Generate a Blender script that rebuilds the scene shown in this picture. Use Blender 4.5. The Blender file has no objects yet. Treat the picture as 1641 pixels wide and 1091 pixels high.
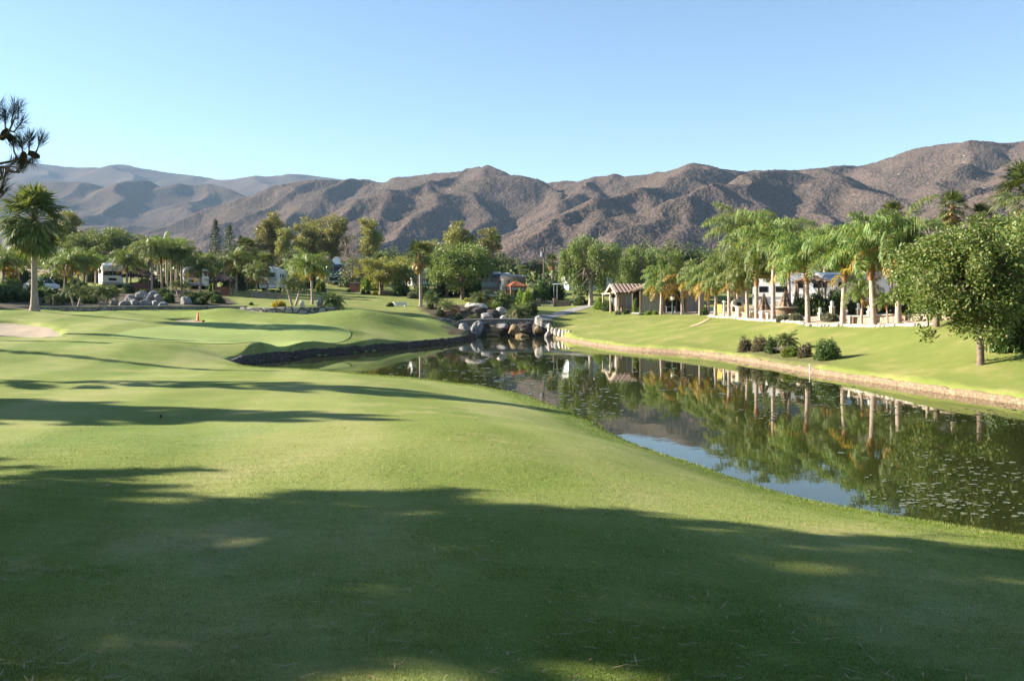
import bpy, math, random
import numpy as np
from mathutils import Matrix, Vector
R = math.radians
scene = bpy.context.scene
COL = scene.collection
rng = np.random.default_rng(7)
random.seed(7)

# ------------------------------------------------------------------ camera, sky, sun, exposure
EYE = 3.0                      # eye above the water (water is z = 0)
F = 1400.0                     # focal length in photo pixels
HX, HY = 820.0, 487.0          # photo column of the axis, photo row of the horizon
cam = bpy.data.cameras.new("camera")
cam_o = bpy.data.objects.new("camera", cam); COL.objects.link(cam_o)
cam_o.location = (0, 0, EYE); cam_o.rotation_euler = (R(90), 0, 0)
cam.sensor_width = 36.0; cam.lens = 36.0 * F / 1641.0
cam.shift_y = -(545.5 - HY) / 1641.0
cam.clip_start = 0.1; cam.clip_end = 20000
scene.camera = cam_o

SUN_EL, SUN_AZ = 24.0, -80.0
w = bpy.data.worlds.new("World"); scene.world = w; w.use_nodes = True
wn = w.node_tree
sky = wn.nodes.new('ShaderNodeTexSky'); sky.sky_type = 'NISHITA'; sky.sun_disc = False
sky.sun_elevation = R(SUN_EL); sky.sun_rotation = R(SUN_AZ)
sky.air_density = 1.0; sky.dust_density = 0.0; sky.ozone_density = 2.5
wn.links.new(sky.outputs[0], wn.nodes['Background'].inputs[0])
wn.nodes['Background'].inputs[1].default_value = 0.054
sl = bpy.data.lights.new("sun", 'SUN'); sl.energy = 5.0; sl.angle = R(0.5); sl.color = (1.0, 0.90, 0.74)
so = bpy.data.objects.new("sun", sl); COL.objects.link(so)
sd = Vector((math.sin(R(SUN_AZ)) * math.cos(R(SUN_EL)), math.cos(R(SUN_AZ)) * math.cos(R(SUN_EL)), math.sin(R(SUN_EL))))
so.rotation_euler = sd.to_track_quat('Z', 'Y').to_euler(); so.location = (-60, 20, 60)
vs = scene.view_settings
vs.view_transform = 'Standard'; vs.look = 'None'; vs.gamma = 1.0; vs.use_curve_mapping = False
vs.exposure = 2.0

# ------------------------------------------------------------------ noise
def _h(ix, iy, s):
    n = (ix.astype(np.int64) * 374761393 + iy.astype(np.int64) * 668265263 + s * 974634777) & 0xffffffff
    n = ((n ^ (n >> 13)) * 1274126177) & 0xffffffff
    n = (n ^ (n >> 16)) & 0xffffffff
    return n.astype(np.float64) / 2147483647.5 - 1.0
def vnoise(x, y, s=0):
    x = np.asarray(x, float); y = np.asarray(y, float)
    ix = np.floor(x); iy = np.floor(y); fx = x - ix; fy = y - iy
    fx = fx * fx * fx * (fx * (fx * 6 - 15) + 10); fy = fy * fy * fy * (fy * (fy * 6 - 15) + 10)
    a = _h(ix, iy, s); b = _h(ix + 1, iy, s); c = _h(ix, iy + 1, s); d = _h(ix + 1, iy + 1, s)
    return (a * (1 - fx) + b * fx) * (1 - fy) + (c * (1 - fx) + d * fx) * fy
def fbm(x, y, s=0, o=4):
    r = 0; a = 1.0
    for k in range(o):
        r = r + a * vnoise(x, y, s + k * 17); x = x * 2.03 + 5.3; y = y * 2.03 + 1.7; a *= 0.5
    return r
def sstep(a, b, x):
    t = np.clip((np.asarray(x, float) - a) / (b - a), 0, 1); return t * t * (3 - 2 * t)

# ------------------------------------------------------------------ mesh collector
class G:
    def __init__(s): s.V = []; s.F = []; s.n = 0
    def add(s, V, Fs, m=0, smooth=False):
        V = np.asarray(V, float).reshape(-1, 3); Fs = np.asarray(Fs, np.int64)
        s.V.append(V); s.F.append((Fs + s.n, m, smooth)); s.n += len(V); return s
    def box(s, c, d, rz=0.0, m=0, taper=1.0, shear=(0, 0)):
        x, y, z = d[0] / 2, d[1] / 2, d[2] / 2
        P = np.array([[-x, -y, -z], [x, -y, -z], [x, y, -z], [-x, y, -z], [-x, -y, z], [x, -y, z], [x, y, z], [-x, y, z]])
        P[4:, :2] *= taper; P[4:, 0] += shear[0]; P[4:, 1] += shear[1]
        cs, sn = math.cos(rz), math.sin(rz)
        P = np.stack([P[:, 0] * cs - P[:, 1] * sn, P[:, 0] * sn + P[:, 1] * cs, P[:, 2]], 1) + np.array(c)
        return s.add(P, [[3, 2, 1, 0], [4, 5, 6, 7], [0, 1, 5, 4], [1, 2, 6, 5], [2, 3, 7, 6], [3, 0, 4, 7]], m)
    def tube(s, pts, rad, n=8, m=0, cap=True, smooth=True):
        pts = np.asarray(pts, float); k = len(pts)
        rad = np.broadcast_to(np.asarray(rad, float), (k,))
        T = np.gradient(pts, axis=0); T /= np.linalg.norm(T, axis=1)[:, None] + 1e-9
        up = np.array([0, 0, 1.0]) if abs(T[0][2]) < 0.9 else np.array([1.0, 0, 0])
        V = []; a = np.arange(n) * 2 * math.pi / n
        for i in range(k):
            u = np.cross(up, T[i]); u /= np.linalg.norm(u) + 1e-9; v = np.cross(T[i], u); up = np.cross(u, -T[i]) if False else up
            V.append(pts[i] + rad[i] * (np.cos(a)[:, None] * u + np.sin(a)[:, None] * v))
        V = np.concatenate(V)
        i = np.arange(k - 1)[:, None] * n; j = np.arange(n)[None]; j2 = (j + 1) % n
        Fq = np.stack([i + j, i + j2, i + n + j2, i + n + j], -1).reshape(-1, 4)
        b = s.n; s.add(V, Fq, m, smooth)
        if cap:
            for base, rev in ((0, 1), ((k - 1) * n, 0)):
                c = pts[0] if base == 0 else pts[-1]
                ring = V[base:base + n]
                P = np.vstack([ring, c])
                Ft = np.array([[q, (q + 1) % n, n] for q in range(n)])
                s.add(P, Ft[:, ::-1] if rev else Ft, m, smooth)
        return s
    def lathe(s, prof, c=(0, 0, 0), n=16, m=0, smooth=True, wob=0.0):
        prof = np.asarray(prof, float); a = np.arange(n) * 2 * math.pi / n; k = len(prof)
        rr = 1 + wob * np.sin(a * 8)
        V = np.stack([prof[:, 0:1] * np.cos(a) * rr, prof[:, 0:1] * np.sin(a) * rr, np.repeat(prof[:, 1:2], n, 1)], -1).reshape(-1, 3) + np.array(c)
        i = np.arange(k - 1)[:, None] * n; j = np.arange(n)[None]; j2 = (j + 1) % n
        return s.add(V, np.stack([i + j, i + j2, i + n + j2, i + n + j], -1).reshape(-1, 4), m, smooth)
    def quad(s, a, b, c, d, m=0): return s.add([a, b, c, d], [[0, 1, 2, 3]], m)
    def prism(s, poly, axis_from, axis_to, m=0):
        """poly: points (3d) of one face; extruded by vector axis_to-axis_from"""
        P = np.asarray(poly, float); n = len(P); v = np.array(axis_to, float) - np.array(axis_from, float)
        s.add(np.vstack([P, P + v]), [[i, (i + 1) % n, n + (i + 1) % n, n + i] for i in range(n)], m)
        for Q, rev in ((P, 1), (P + v, 0)):
            c = Q.mean(0); Ft = np.array([[i, (i + 1) % n, n] for i in range(n)])
            s.add(np.vstack([Q, c]), Ft[:, ::-1] if rev else Ft, m)
        return s
    def mesh(s, name, mats):
        me = bpy.data.meshes.new(name)
        V = np.concatenate(s.V)
        me.vertices.add(len(V)); me.vertices.foreach_set('co', V.astype(np.float32).ravel())
        li = np.concatenate([f.ravel() for f, _, _ in s.F]).astype(np.int32)
        lt = np.concatenate([np.full(len(f), f.shape[1]) for f, _, _ in s.F]).astype(np.int32)
        ls = np.concatenate([[0], np.cumsum(lt)[:-1]]).astype(np.int32)
        me.loops.add(len(li)); me.loops.foreach_set('vertex_index', li)
        me.polygons.add(len(lt)); me.polygons.foreach_set('loop_start', ls)
        me.polygons.foreach_set('material_index', np.concatenate([np.full(len(f), m) for f, m, _ in s.F]).astype(np.int32))
        me.polygons.foreach_set('use_smooth', np.concatenate([np.full(len(f), sm) for f, _, sm in s.F]).astype(bool))
        for m in (mats if isinstance(mats, (list, tuple)) else [mats]): me.materials.append(m)
        me.update(calc_edges=True); me.validate()
        return me

def ob(name, me, parent=None, loc=(0, 0, 0), rz=0.0, sc=1.0, label=None):
    o = bpy.data.objects.new(name, me); COL.objects.link(o)
    if parent is not None: o.parent = parent
    o.location = loc; o.rotation_euler = (0, 0, rz); o.scale = (sc, sc, sc) if np.isscalar(sc) else sc
    if label: o['label'] = label
    return o
def tag(o, label, cat, group=None):
    o['label'] = label; o['category'] = cat
    if group: o['group'] = group
    return o
def thing(name, label, cat, loc, rz=0.0, group=None, sc=1.0):
    return tag(ob(name, None, None, loc, rz, sc), label, cat, group)
def struct(o, kind='structure'): o['kind'] = kind; return o
def P(px, py, d): return np.array([(px - HX) * d / F, d, EYE - (py - HY) * d / F])

# ------------------------------------------------------------------ materials
def new_mat(name):
    m = bpy.data.materials.new(name); m.use_nodes = True
    nt = m.node_tree; return m, nt, nt.nodes['Principled BSDF']
def ramp(nt, fac, stops):
    r = nt.nodes.new('ShaderNodeValToRGB'); e = r.color_ramp.elements
    while len(e) < len(stops): e.new(0.5)
    for i, (p, c) in enumerate(stops): e[i].position = p; e[i].color = (*c, 1)
    nt.links.new(fac, r.inputs[0]); return r.outputs[0]
def noise(nt, scale, detail=4, vec=None, rough=0.55):
    n = nt.nodes.new('ShaderNodeTexNoise'); n.inputs['Scale'].default_value = scale; n.inputs['Detail'].default_value = detail
    n.inputs['Roughness'].default_value = rough
    if vec is not None: nt.links.new(vec, n.inputs['Vector'])
    return n.outputs[0]
def objco(nt): return nt.nodes.new('ShaderNodeTexCoord').outputs['Object']
def geopos(nt): return nt.nodes.new('ShaderNodeNewGeometry').outputs['Position']
def mixc(nt, fac, a, b, mode='MIX'):
    n = nt.nodes.new('ShaderNodeMix'); n.data_type = 'RGBA'; n.blend_type = mode
    for v, k in ((fac, 0), (a, 6), (b, 7)):
        if isinstance(v, (int, float)): n.inputs[k].default_value = v
        elif isinstance(v, tuple): n.inputs[k].default_value = (*v, 1)
        else: nt.links.new(v, n.inputs[k])
    return n.outputs[2]
def maprange(nt, v, a, b, c=0.0, d=1.0):
    n = nt.nodes.new('ShaderNodeMapRange'); n.inputs[1].default_value = a; n.inputs[2].default_value = b
    n.inputs[3].default_value = c; n.inputs[4].default_value = d; nt.links.new(v, n.inputs[0]); return n.outputs[0]
def math_(nt, op, a, b=None):
    n = nt.nodes.new('ShaderNodeMath'); n.operation = op
    for k, v in enumerate((a, b)):
        if v is None: continue
        if isinstance(v, (int, float)): n.inputs[k].default_value = v
        else: nt.links.new(v, n.inputs[k])
    return n.outputs[0]
def bump(nt, h, strength, dist, bsdf):
    b = nt.nodes.new('ShaderNodeBump'); b.inputs['Strength'].default_value = strength; b.inputs['Distance'].default_value = dist
    nt.links.new(h, b.inputs['Height']); nt.links.new(b.outputs[0], bsdf.inputs['Normal'])
def surf(name, c1, c2=None, rough=0.8, scale=3.0, bmp=0.3, bdist=0.02, spec=0.3, metal=0.0, world=False):
    m, nt, b = new_mat(name)
    c2 = c2 or tuple(x * 0.7 for x in c1)
    v = geopos(nt) if world else objco(nt)
    n = noise(nt, scale, 6, v)
    nt.links.new(ramp(nt, n, [(0.3, c2), (0.7, c1)]), b.inputs['Base Color'])
    b.inputs['Roughness'].default_value = rough; b.inputs['Specular IOR Level'].default_value = spec; b.inputs['Metallic'].default_value = metal
    if bmp: bump(nt, noise(nt, scale * 4, 5, v), bmp, bdist, b)
    return m
def leaf(name, cols, trans=0.35, rough=0.5, spec=0.35, objvar=0.25):
    """leaf blades: colour varies blade by blade and a little plant by plant"""
    m, nt, b = new_mat(name)
    g = nt.nodes.new('ShaderNodeNewGeometry')
    k = len(cols)
    c = ramp(nt, g.outputs['Random Per Island'], [(i / max(1, k - 1), c) for i, c in enumerate(cols)])
    oi = nt.nodes.new('ShaderNodeObjectInfo')
    hs = nt.nodes.new('ShaderNodeHueSaturation')
    nt.links.new(maprange(nt, oi.outputs['Random'], 0, 1, 1 - objvar, 1 + objvar), hs.inputs['Value'])
    nt.links.new(maprange(nt, oi.outputs['Random'], 0, 1, 0.49, 0.51), hs.inputs['Hue'])
    nt.links.new(c, hs.inputs['Color']); c = hs.outputs[0]
    nt.links.new(c, b.inputs['Base Color']); b.inputs['Roughness'].default_value = rough; b.inputs['Specular IOR Level'].default_value = spec
    t = nt.nodes.new('ShaderNodeBsdfTranslucent'); nt.links.new(mixc(nt, 1.0, c, (1.25, 1.15, 0.55), 'MULTIPLY'), t.inputs[0])
    mx = nt.nodes.new('ShaderNodeMixShader'); mx.inputs[0].default_value = trans
    nt.links.new(b.outputs[0], mx.inputs[1]); nt.links.new(t.outputs[0], mx.inputs[2])
    nt.links.new(mx.outputs[0], nt.nodes['Material Output'].inputs[0])
    return m
def glassy(name, c, rough=0.08): 
    m, nt, b = new_mat(name); b.inputs['Base Color'].default_value = (*c, 1); b.inputs['Roughness'].default_value = rough
    b.inputs['Specular IOR Level'].default_value = 0.6; return m

M = {}
M['queen_leaf'] = leaf('queen_palm_leaf', [(.070, .145, .034), (.115, .19, .045), (.175, .235, .06), (.25, .285, .095)], .38)
M['queen_old'] = leaf('queen_palm_old_leaf', [(.26, .22, .045), (.38, .27, .06), (.36, .22, .07), (.16, .17, .04)], .4)
M['fan_leaf'] = leaf('fan_palm_leaf', [(.05, .085, .024), (.085, .12, .035), (.12, .15, .05), (.17, .19, .08)], .3, .65, .2)
M['fan_dead'] = leaf('fan_palm_dead_leaf', [(.22, .14, .06), (.30, .19, .07), (.26, .20, .06), (.13, .09, .04)], .25)
M['pygmy_leaf'] = leaf('date_palm_leaf', [(.07, .11, .035), (.11, .15, .05), (.15, .18, .07)], .3)
M['broad_leaf'] = leaf('broad_leaf', [(.065, .125, .028), (.11, .18, .04), (.17, .23, .055), (.23, .23, .075)], .3)
M['oak_leaf'] = leaf('tree_leaf', [(.075, .12, .03), (.12, .165, .042), (.175, .205, .065)], .3)
M['mesquite_leaf'] = leaf('mesquite_leaf', [(.17, .20, .04), (.23, .25, .055), (.27, .25, .065)], .35)
M['olive_leaf'] = leaf('olive_leaf', [(.13, .15, .09), (.18, .19, .13), (.10, .12, .07)], .25)
M['pepper_leaf'] = leaf('pepper_leaf', [(.10, .155, .042), (.145, .20, .06), (.20, .245, .095)], .35)
M['euc_leaf'] = leaf('eucalyptus_leaf', [(.15, .175, .048), (.215, .225, .065), (.28, .265, .09), (.11, .13, .04)], .3)
M['conifer_leaf'] = leaf('conifer_needle', [(.03, .06, .018), (.055, .085, .028), (.08, .10, .04)], .12)
M['pine_needle'] = leaf('pine_needle', [(.02, .032, .016), (.035, .05, .022), (.05, .06, .03)], .1)
M['shrub_leaf'] = leaf('shrub_leaf', [(.035, .07, .018), (.06, .10, .024), (.09, .13, .035)], .25)
M['hedge_leaf'] = leaf('hedge_leaf', [(.03, .065, .015), (.055, .095, .022), (.08, .12, .03)], .25)
M['lime_leaf'] = leaf('lime_shrub_leaf', [(.13, .20, .03), (.18, .25, .04), (.11, .17, .03)], .35)
M['gold_leaf'] = leaf('golden_shrub_leaf', [(.36, .27, .02), (.42, .33, .03), (.24, .24, .03)], .35)
M['rust_leaf'] = leaf('rust_shrub_leaf', [(.16, .10, .06), (.09, .11, .04), (.22, .17, .12), (.06, .08, .03)], .25)
M['grey_leaf'] = leaf('grey_grass_leaf', [(.30, .27, .22), (.36, .33, .27), (.22, .22, .15)], .25)
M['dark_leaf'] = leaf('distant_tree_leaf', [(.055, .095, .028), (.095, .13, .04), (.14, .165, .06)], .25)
M['twig'] = leaf('bare_twig', [(.16, .12, .09), (.22, .17, .13)], .0)
M['palm_bark'] = surf('palm_bark', (.46, .37, .32), (.27, .20, .165), .9, 5, .6, .03)
M['palm_boot'] = surf('palm_boot', (.34, .17, .08), (.17, .09, .05), .9, 6, .6, .03)
M['fan_bark'] = surf('fan_palm_bark', (.36, .30, .25), (.22, .17, .14), .9, 5, .6, .03)
M['bark'] = surf('bark', (.22, .16, .12), (.11, .08, .06), .9, 7, .8, .03)
M['pale_bark'] = surf('pale_bark', (.38, .33, .27), (.22, .18, .14), .9, 4, .5, .03)
M['cone'] = surf('pine_cone_scales', (.09, .055, .035), (.04, .025, .018), .8, 30, 1.0, .02)
def rock_mat(name, a, b, c):
    m, nt, bs = new_mat(name); v = objco(nt)
    n1 = noise(nt, 2.2, 8, v, .65)
    col = ramp(nt, n1, [(.3, b), (.5, a), (.72, c)])
    nt.links.new(col, bs.inputs['Base Color']); bs.inputs['Roughness'].default_value = .85; bs.inputs['Specular IOR Level'].default_value = .25
    bump(nt, noise(nt, 6, 8, v, .7), .7, .08, bs); return m
M['rock_grey'] = rock_mat('grey_rock', (.24, .235, .23), (.12, .117, .115), (.33, .32, .30))
M['rock_white'] = rock_mat('white_rock', (.47, .42, .36), (.30, .26, .21), (.58, .54, .48))
M['rock_dark'] = rock_mat('dark_rock', (.06, .05, .042), (.028, .025, .021), (.10, .085, .07))
M['rock_tan'] = rock_mat('tan_rock', (.22, .15, .075), (.11, .075, .038), (.32, .25, .15))
M['rock_red'] = rock_mat('red_rock', (.30, .15, .09), (.17, .09, .06), (.38, .25, .17))
M['white_paint'] = surf('white_paint', (.78, .78, .77), (.68, .68, .68), .4, 2, .0, 0, .5)
M['grey_paint'] = surf('grey_paint', (.33, .34, .36), (.27, .28, .30), .5, 2, 0)
M['navy_paint'] = surf('navy_paint', (.011, .014, .024), (.008, .010, .018), .25, 2, 0, 0, .5)
M['black'] = surf('black_trim', (.018, .018, .02), (.012, .012, .012), .5, 4, 0)
M['glass'] = glassy('dark_glass', (.012, .014, .018))
M['lens'] = glassy('lamp_lens', (.75, .73, .65), .15)
M['chrome'] = surf('chrome', (.6, .6, .6), (.5, .5, .5), .2, 2, 0, 0, .5, 1.0)
M['stucco'] = surf('tan_stucco', (.34, .25, .17), (.27, .20, .135), .9, 3, .3, .01)
M['cream'] = surf('cream_trim', (.50, .41, .31), (.42, .34, .25), .8, 3, .1, .01)
M['shade'] = surf('grey_shade_cloth', (.30, .29, .29), (.25, .245, .245), .9, 5, .1, .01)
M['dark_in'] = surf('dark_interior', (.03, .027, .025), (.02, .018, .017), .9, 3, .0)
M['thatch'] = surf('thatch', (.30, .22, .155), (.14, .10, .07), .95, 9, 1.0, .06)
M['dark_thatch'] = surf('dark_thatch', (.085, .062, .05), (.035, .027, .022), .95, 9, 1.0, .06)
M['terra'] = surf('terracotta', (.52, .19, .08), (.36, .12, .05), .8, 4, .4, .02)
M['tile_pale'] = surf('pale_roof_tile', (.42, .31, .25), (.30, .21, .165), .85, 5, .3, .02)
M['tile_dark'] = surf('dark_roof_tile', (.16, .10, .075), (.10, .065, .05), .85, 5, .3, .02)
M['post'] = surf('wood_post', (.22, .15, .10), (.14, .095, .065), .85, 6, .3, .01)
M['orange'] = surf('orange_plastic', (.75, .13, .03), (.68, .11, .025), .5, 3, 0)
M['green_paint'] = surf('green_paint', (.03, .07, .05), (.02, .05, .035), .5, 3, 0)
M['canvas'] = surf('brown_canvas', (.24, .165, .12), (.17, .115, .085), .9, 4, .2, .02)
M['yellow'] = surf('yellow_paint', (.66, .48, .12), (.58, .42, .10), .6, 3, 0)
M['concrete'] = surf('concrete', (.48, .44, .39), (.38, .35, .31), .9, 3, .3, .01)
M['pathm'] = surf('path_concrete', (.27, .26, .25), (.21, .20, .19), .9, 1.5, .3, .01)
M['sand'] = surf('bunker_sand', (.36, .295, .22), (.29, .235, .175), .95, 1.2, .5, .02, .1)
M['brickred'] = surf('red_clay', (.25, .11, .075), (.17, .075, .05), .9, 6, .4, .01)
def stonewall_mat(name, c1, c2, mortar, sx, sz, world=True, mw=.05):
    m, nt, b = new_mat(name); g = objco(nt)
    mp = nt.nodes.new('ShaderNodeMapping'); mp.inputs['Scale'].default_value = (sx, sx, sz); nt.links.new(g, mp.inputs[0])
    vo = nt.nodes.new('ShaderNodeTexVoronoi'); vo.feature = 'DISTANCE_TO_EDGE'; nt.links.new(mp.outputs[0], vo.inputs['Vector']); vo.inputs['Scale'].default_value = 1
    vc = nt.nodes.new('ShaderNodeTexVoronoi'); nt.links.new(mp.outputs[0], vc.inputs['Vector']); vc.inputs['Scale'].default_value = 1
    sep = nt.nodes.new('ShaderNodeSeparateColor'); nt.links.new(vc.outputs['Color'], sep.inputs[0])
    stone = mixc(nt, sep.outputs[0], c1, c2)
    stone = mixc(nt, math_(nt, 'MULTIPLY', noise(nt, 6, 6, g), .6), stone, tuple(x * .45 for x in c2))
    edge = maprange(nt, vo.outputs['Distance'], mw * .4, mw)
    nt.links.new(mixc(nt, edge, mortar, stone), b.inputs['Base Color']); b.inputs['Roughness'].default_value = .9
    bump(nt, math_(nt, 'ADD', math_(nt, 'MULTIPLY', edge, .8), math_(nt, 'MULTIPLY', noise(nt, 9, 6, g), .5)), .8, .05, b)
    return m
M['edging'] = stonewall_mat('bank_stone', (.33, .23, .145), (.25, .17, .105), (.17, .115, .075), 5.5, 8.0, mw=.06)
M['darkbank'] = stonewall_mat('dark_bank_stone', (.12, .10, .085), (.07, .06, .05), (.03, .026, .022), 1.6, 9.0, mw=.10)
M['fieldstone'] = stonewall_mat('field_stone', (.42, .39, .36), (.30, .28, .27), (.07, .06, .055), 1.1, 1.5, mw=.10)
M['rubble'] = stonewall_mat('rubble_stone', (.36, .34, .31), (.24, .22, .205), (.09, .08, .07), 2.6, 3.4, mw=.10)
M['cobble'] = stonewall_mat('cobble_stone', (.30, .28, .25), (.20, .185, .17), (.10, .09, .08), 3.5, 4.5, mw=.10)
M['blockwall'] = stonewall_mat('patio_block', (.46, .34, .25), (.36, .265, .195), (.25, .185, .14), 3.0, 4.5, mw=.06)
M['river'] = rock_mat('river_stone', (.50, .44, .38), (.32, .27, .23), (.62, .57, .50))

# ------------------------------------------------------------------ terrain height
def sdf(poly, x, y):
    poly = np.asarray(poly, float); d2 = np.full(x.shape, 1e18); ins = np.zeros(x.shape, bool)
    n = len(poly)
    for i in range(n):
        a = poly[i]; b = poly[(i + 1) % n]; e = b - a
        t = np.clip(((x - a[0]) * e[0] + (y - a[1]) * e[1]) / (e @ e + 1e-12), 0, 1)
        d2 = np.minimum(d2, (x - a[0] - t * e[0]) ** 2 + (y - a[1] - t * e[1]) ** 2)
        c = ((a[1] > y) != (b[1] > y)) & (x < (b[0] - a[0]) * (y - a[1]) / (b[1] - a[1] + 1e-12) + a[0])
        ins ^= c
    return np.where(ins, -1, 1) * np.sqrt(d2)
def spline(pts, k=6, closed=False):
    p = np.asarray(pts, float); n = len(p); out = []
    rngi = range(n) if closed else range(n - 1)
    for i in rngi:
        if closed: a, b, c, d = p[(i - 1) % n], p[i], p[(i + 1) % n], p[(i + 2) % n]
        else: a, b, c, d = p[max(i - 1, 0)], p[i], p[i + 1], p[min(i + 2, n - 1)]
        for t in np.arange(k) / k:
            out.append(.5 * ((2 * b) + (-a + c) * t + (2 * a - 5 * b + 4 * c - d) * t * t + (-a + 3 * b - 3 * c + d) * t ** 3))
    if not closed: out.append(p[-1])
    return np.array(out)

near_bank = [(30, -6), (18, 1.5), (12, 4.6), (8.8, 7.0), (6.3, 10.2), (3.9, 13.2), (2.6, 17.2), (1.6, 22), (.4, 26.2), (-2.2, 30), (-5.6, 33.4), (-8.5, 35.3), (-11.2, 37.6)]
back_bank = [(-12.9, 40.3), (-13.3, 44), (-12.6, 48), (-10.2, 53), (-7.6, 59), (-4.9, 66.2), (-4.0, 71)]
fall_bank = [(-3.5, 76.5), (-3.1, 81.6), (3.1, 81.6), (3.8, 76.5)]
far_bank = [(5.0, 69), (7.4, 57.5), (10.6, 52.6), (12.0, 46.7), (13.0, 37.8), (13.8, 33.3), (14.4, 29.6), (15.2, 26), (17, 18), (20, 12), (27, 4), (38, -6)]
nb = spline(near_bank); bb = spline(back_bank); fb = spline(far_bank)
POND = np.vstack([nb, bb, np.array(fall_bank), fb])

ctrl = []
def c3(x, y, z): ctrl.append((x, y, z))
def cp(px, py, d): ctrl.append(tuple(P(px, py, d)))
for x, y, z in [(-40, -15, 1.6), (-15, -12, 1.5), (0, -10, 1.4), (8, -8, 1.0), (-30, 0, 1.6), (-12, 0, 1.4), (0, 0, 1.32), (6, 0, 1.1), (0, 4, 1.3), (4, 4, 1.15), (-5, 4, 1.32), (2, 7, 1.12), (-3, 8, 1.25),
                (5, 7.5, .85), (-15, 9, 1.4), (-30, 12, 1.6), (-50, 20, 2.2), (-60, 0, 2.2), (0, 11, 1.15), (-6, 12, 1.18), (-12, 17, 1.15), (-4, 16, 1.08), (-20, 24, 1.2), (-35, 30, 1.9)]: c3(x, y, z)
for i in range(0, len(near_bank), 1):                      # crest of the near bank
    x, y = near_bank[i]; c3(x - 0.8, y - 0.5, .42)
c3(1.8, 13, .85); c3(.3, 17, .78); c3(-1.2, 21, .72); c3(-3, 25.5, .7)
for i in range(len(back_bank)):
    x, y = back_bank[i]; c3(x - .6, y + .5, (.5, .55, .55, .55, .55, .4, .3)[i])
for i in range(len(far_bank)):
    x, y = far_bank[i]; c3(x + .5, y + .2, .36)
for a in [(0, 562, 34.5), (310, 593, 32.7), (150, 577, 33.5), (200, 600, 28.5), (150, 555, 37.5), (0, 545, 40), (300, 555, 41), (330, 570, 39),
          (50, 533, 49), (50, 514, 56), (50, 497, 62), (-60, 500, 60), (150, 520, 53), (180, 498, 66), (110, 504, 64), (200, 535, 49), (250, 545, 47), (400, 546, 46), (250, 525, 55), (400, 522, 60), (330, 515, 63),
          (550, 527, 58), (500, 546, 50), (600, 540, 58), (310, 514, 65), (320, 500, 70), (250, 507, 68), (370, 494, 73), (460, 503, 76), (560, 497, 71), (600, 501, 71), (655, 528, 69), (690, 535, 68.5), (620, 503, 76), (700, 520, 76), (720, 540, 71),
          (100, 504, 76), (330, 503, 77), (520, 506, 78), (640, 512, 80), (700, 513, 82),
          (600, 495, 90), (640, 490, 95), (700, 500, 88), (450, 489, 84), (520, 490, 84), (450, 480, 98), (430, 469, 110), (533, 466, 125), (620, 476, 112), (700, 479, 115), (800, 471, 120), (880, 491, 103), (950, 481, 112), (900, 500, 92), (850, 508, 87), (950, 490, 98),
          (180, 463, 110), (300, 463, 110), (50, 470, 96), (-80, 468, 96), (50, 490, 80), (200, 489, 82), (300, 489, 82), (360, 480, 92), (430, 504.5, 76), (475, 505.5, 76), (505, 504.5, 76), (460, 508, 73.5),
          (950, 527, 73), (920, 520, 78), (1000, 511, 79), (1000, 501, 90), (1100, 503.5, 83), (1180, 501, 88), (1100, 540, 57), (1060, 503, 83), (1121, 504, 76), (1168, 510, 66), (1238, 514, 58), (1294, 517, 53), (1350, 519, 51), (1401, 520, 47.5), (1486, 527, 41), (1570, 584, 31), (1640, 530, 36),
          (1200, 550, 52), (1330, 560, 43), (1450, 560, 38)]: cp(*a)
for x, y, z in [(30, 36, 2.4), (45, 25, 2.6), (30, 20, 2.0), (22, 52, 2.1), (35, 60, 2.4), (25, 75, 2.5), (60, 60, 3), (20, 100, 2.7), (45, 110, 3.4), (0, 79, .2), (0, 84, -.3), (0, 82, -.6), (3.2, 83, -.2), (-3, 83, -.2), (0, 88, 2.0), (-7, 86, 1.7), (3, 90, 1.9), (-4, 92, 2.7), (30, 4, 1.2),
                (-70, 60, 3.5), (-70, 110, 6), (-40, 140, 6.8), (0, 140, 5.6), (50, 150, 5), (-90, 160, 9.5), (0, 180, 6.5), (80, 180, 5.5), (-50, 180, 9), (-130, 100, 7), (120, 100, 5), (100, 20, 4), (60, -20, 1.5), (-90, -20, 3)]: c3(x, y, z)
ctrl = np.array(ctrl)
def _phi(r2): return -np.sqrt(r2 + 4.0)
_n = len(ctrl); _A = np.zeros((_n + 3, _n + 3))
_A[:_n, :_n] = _phi(((ctrl[:, None, :2] - ctrl[None, :, :2]) ** 2).sum(-1)) + np.eye(_n) * 0.06
_A[:_n, _n] = 1; _A[:_n, _n + 1:] = ctrl[:, :2] / 100; _A[_n, :_n] = 1; _A[_n + 1:, :_n] = ctrl[:, :2].T / 100
_b = np.concatenate([ctrl[:, 2], [0, 0, 0]]); _w = np.linalg.solve(_A, _b)
def rawground(x, y):
    x = np.asarray(x, float); y = np.asarray(y, float); sh = x.shape; xf = x.ravel(); yf = y.ravel()
    xc = np.clip(xf, -130, 120); yc = np.clip(yf, -20, 185)
    out = np.empty(len(xf))
    for i in range(0, len(xf), 20000):
        a, b = xc[i:i + 20000], yc[i:i + 20000]
        ph = _phi((a[:, None] - ctrl[None, :, 0]) ** 2 + (b[:, None] - ctrl[None, :, 1]) ** 2)
        out[i:i + 20000] = ph @ _w[:_n] + _w[_n] + a / 100 * _w[_n + 1] + b / 100 * _w[_n + 2]
    far = np.hypot(np.maximum(0, np.abs(xf) - 125), np.maximum(0, yf - 185))
    out = out + 9 * sstep(0, 400, far)
    return out.reshape(sh)
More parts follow.
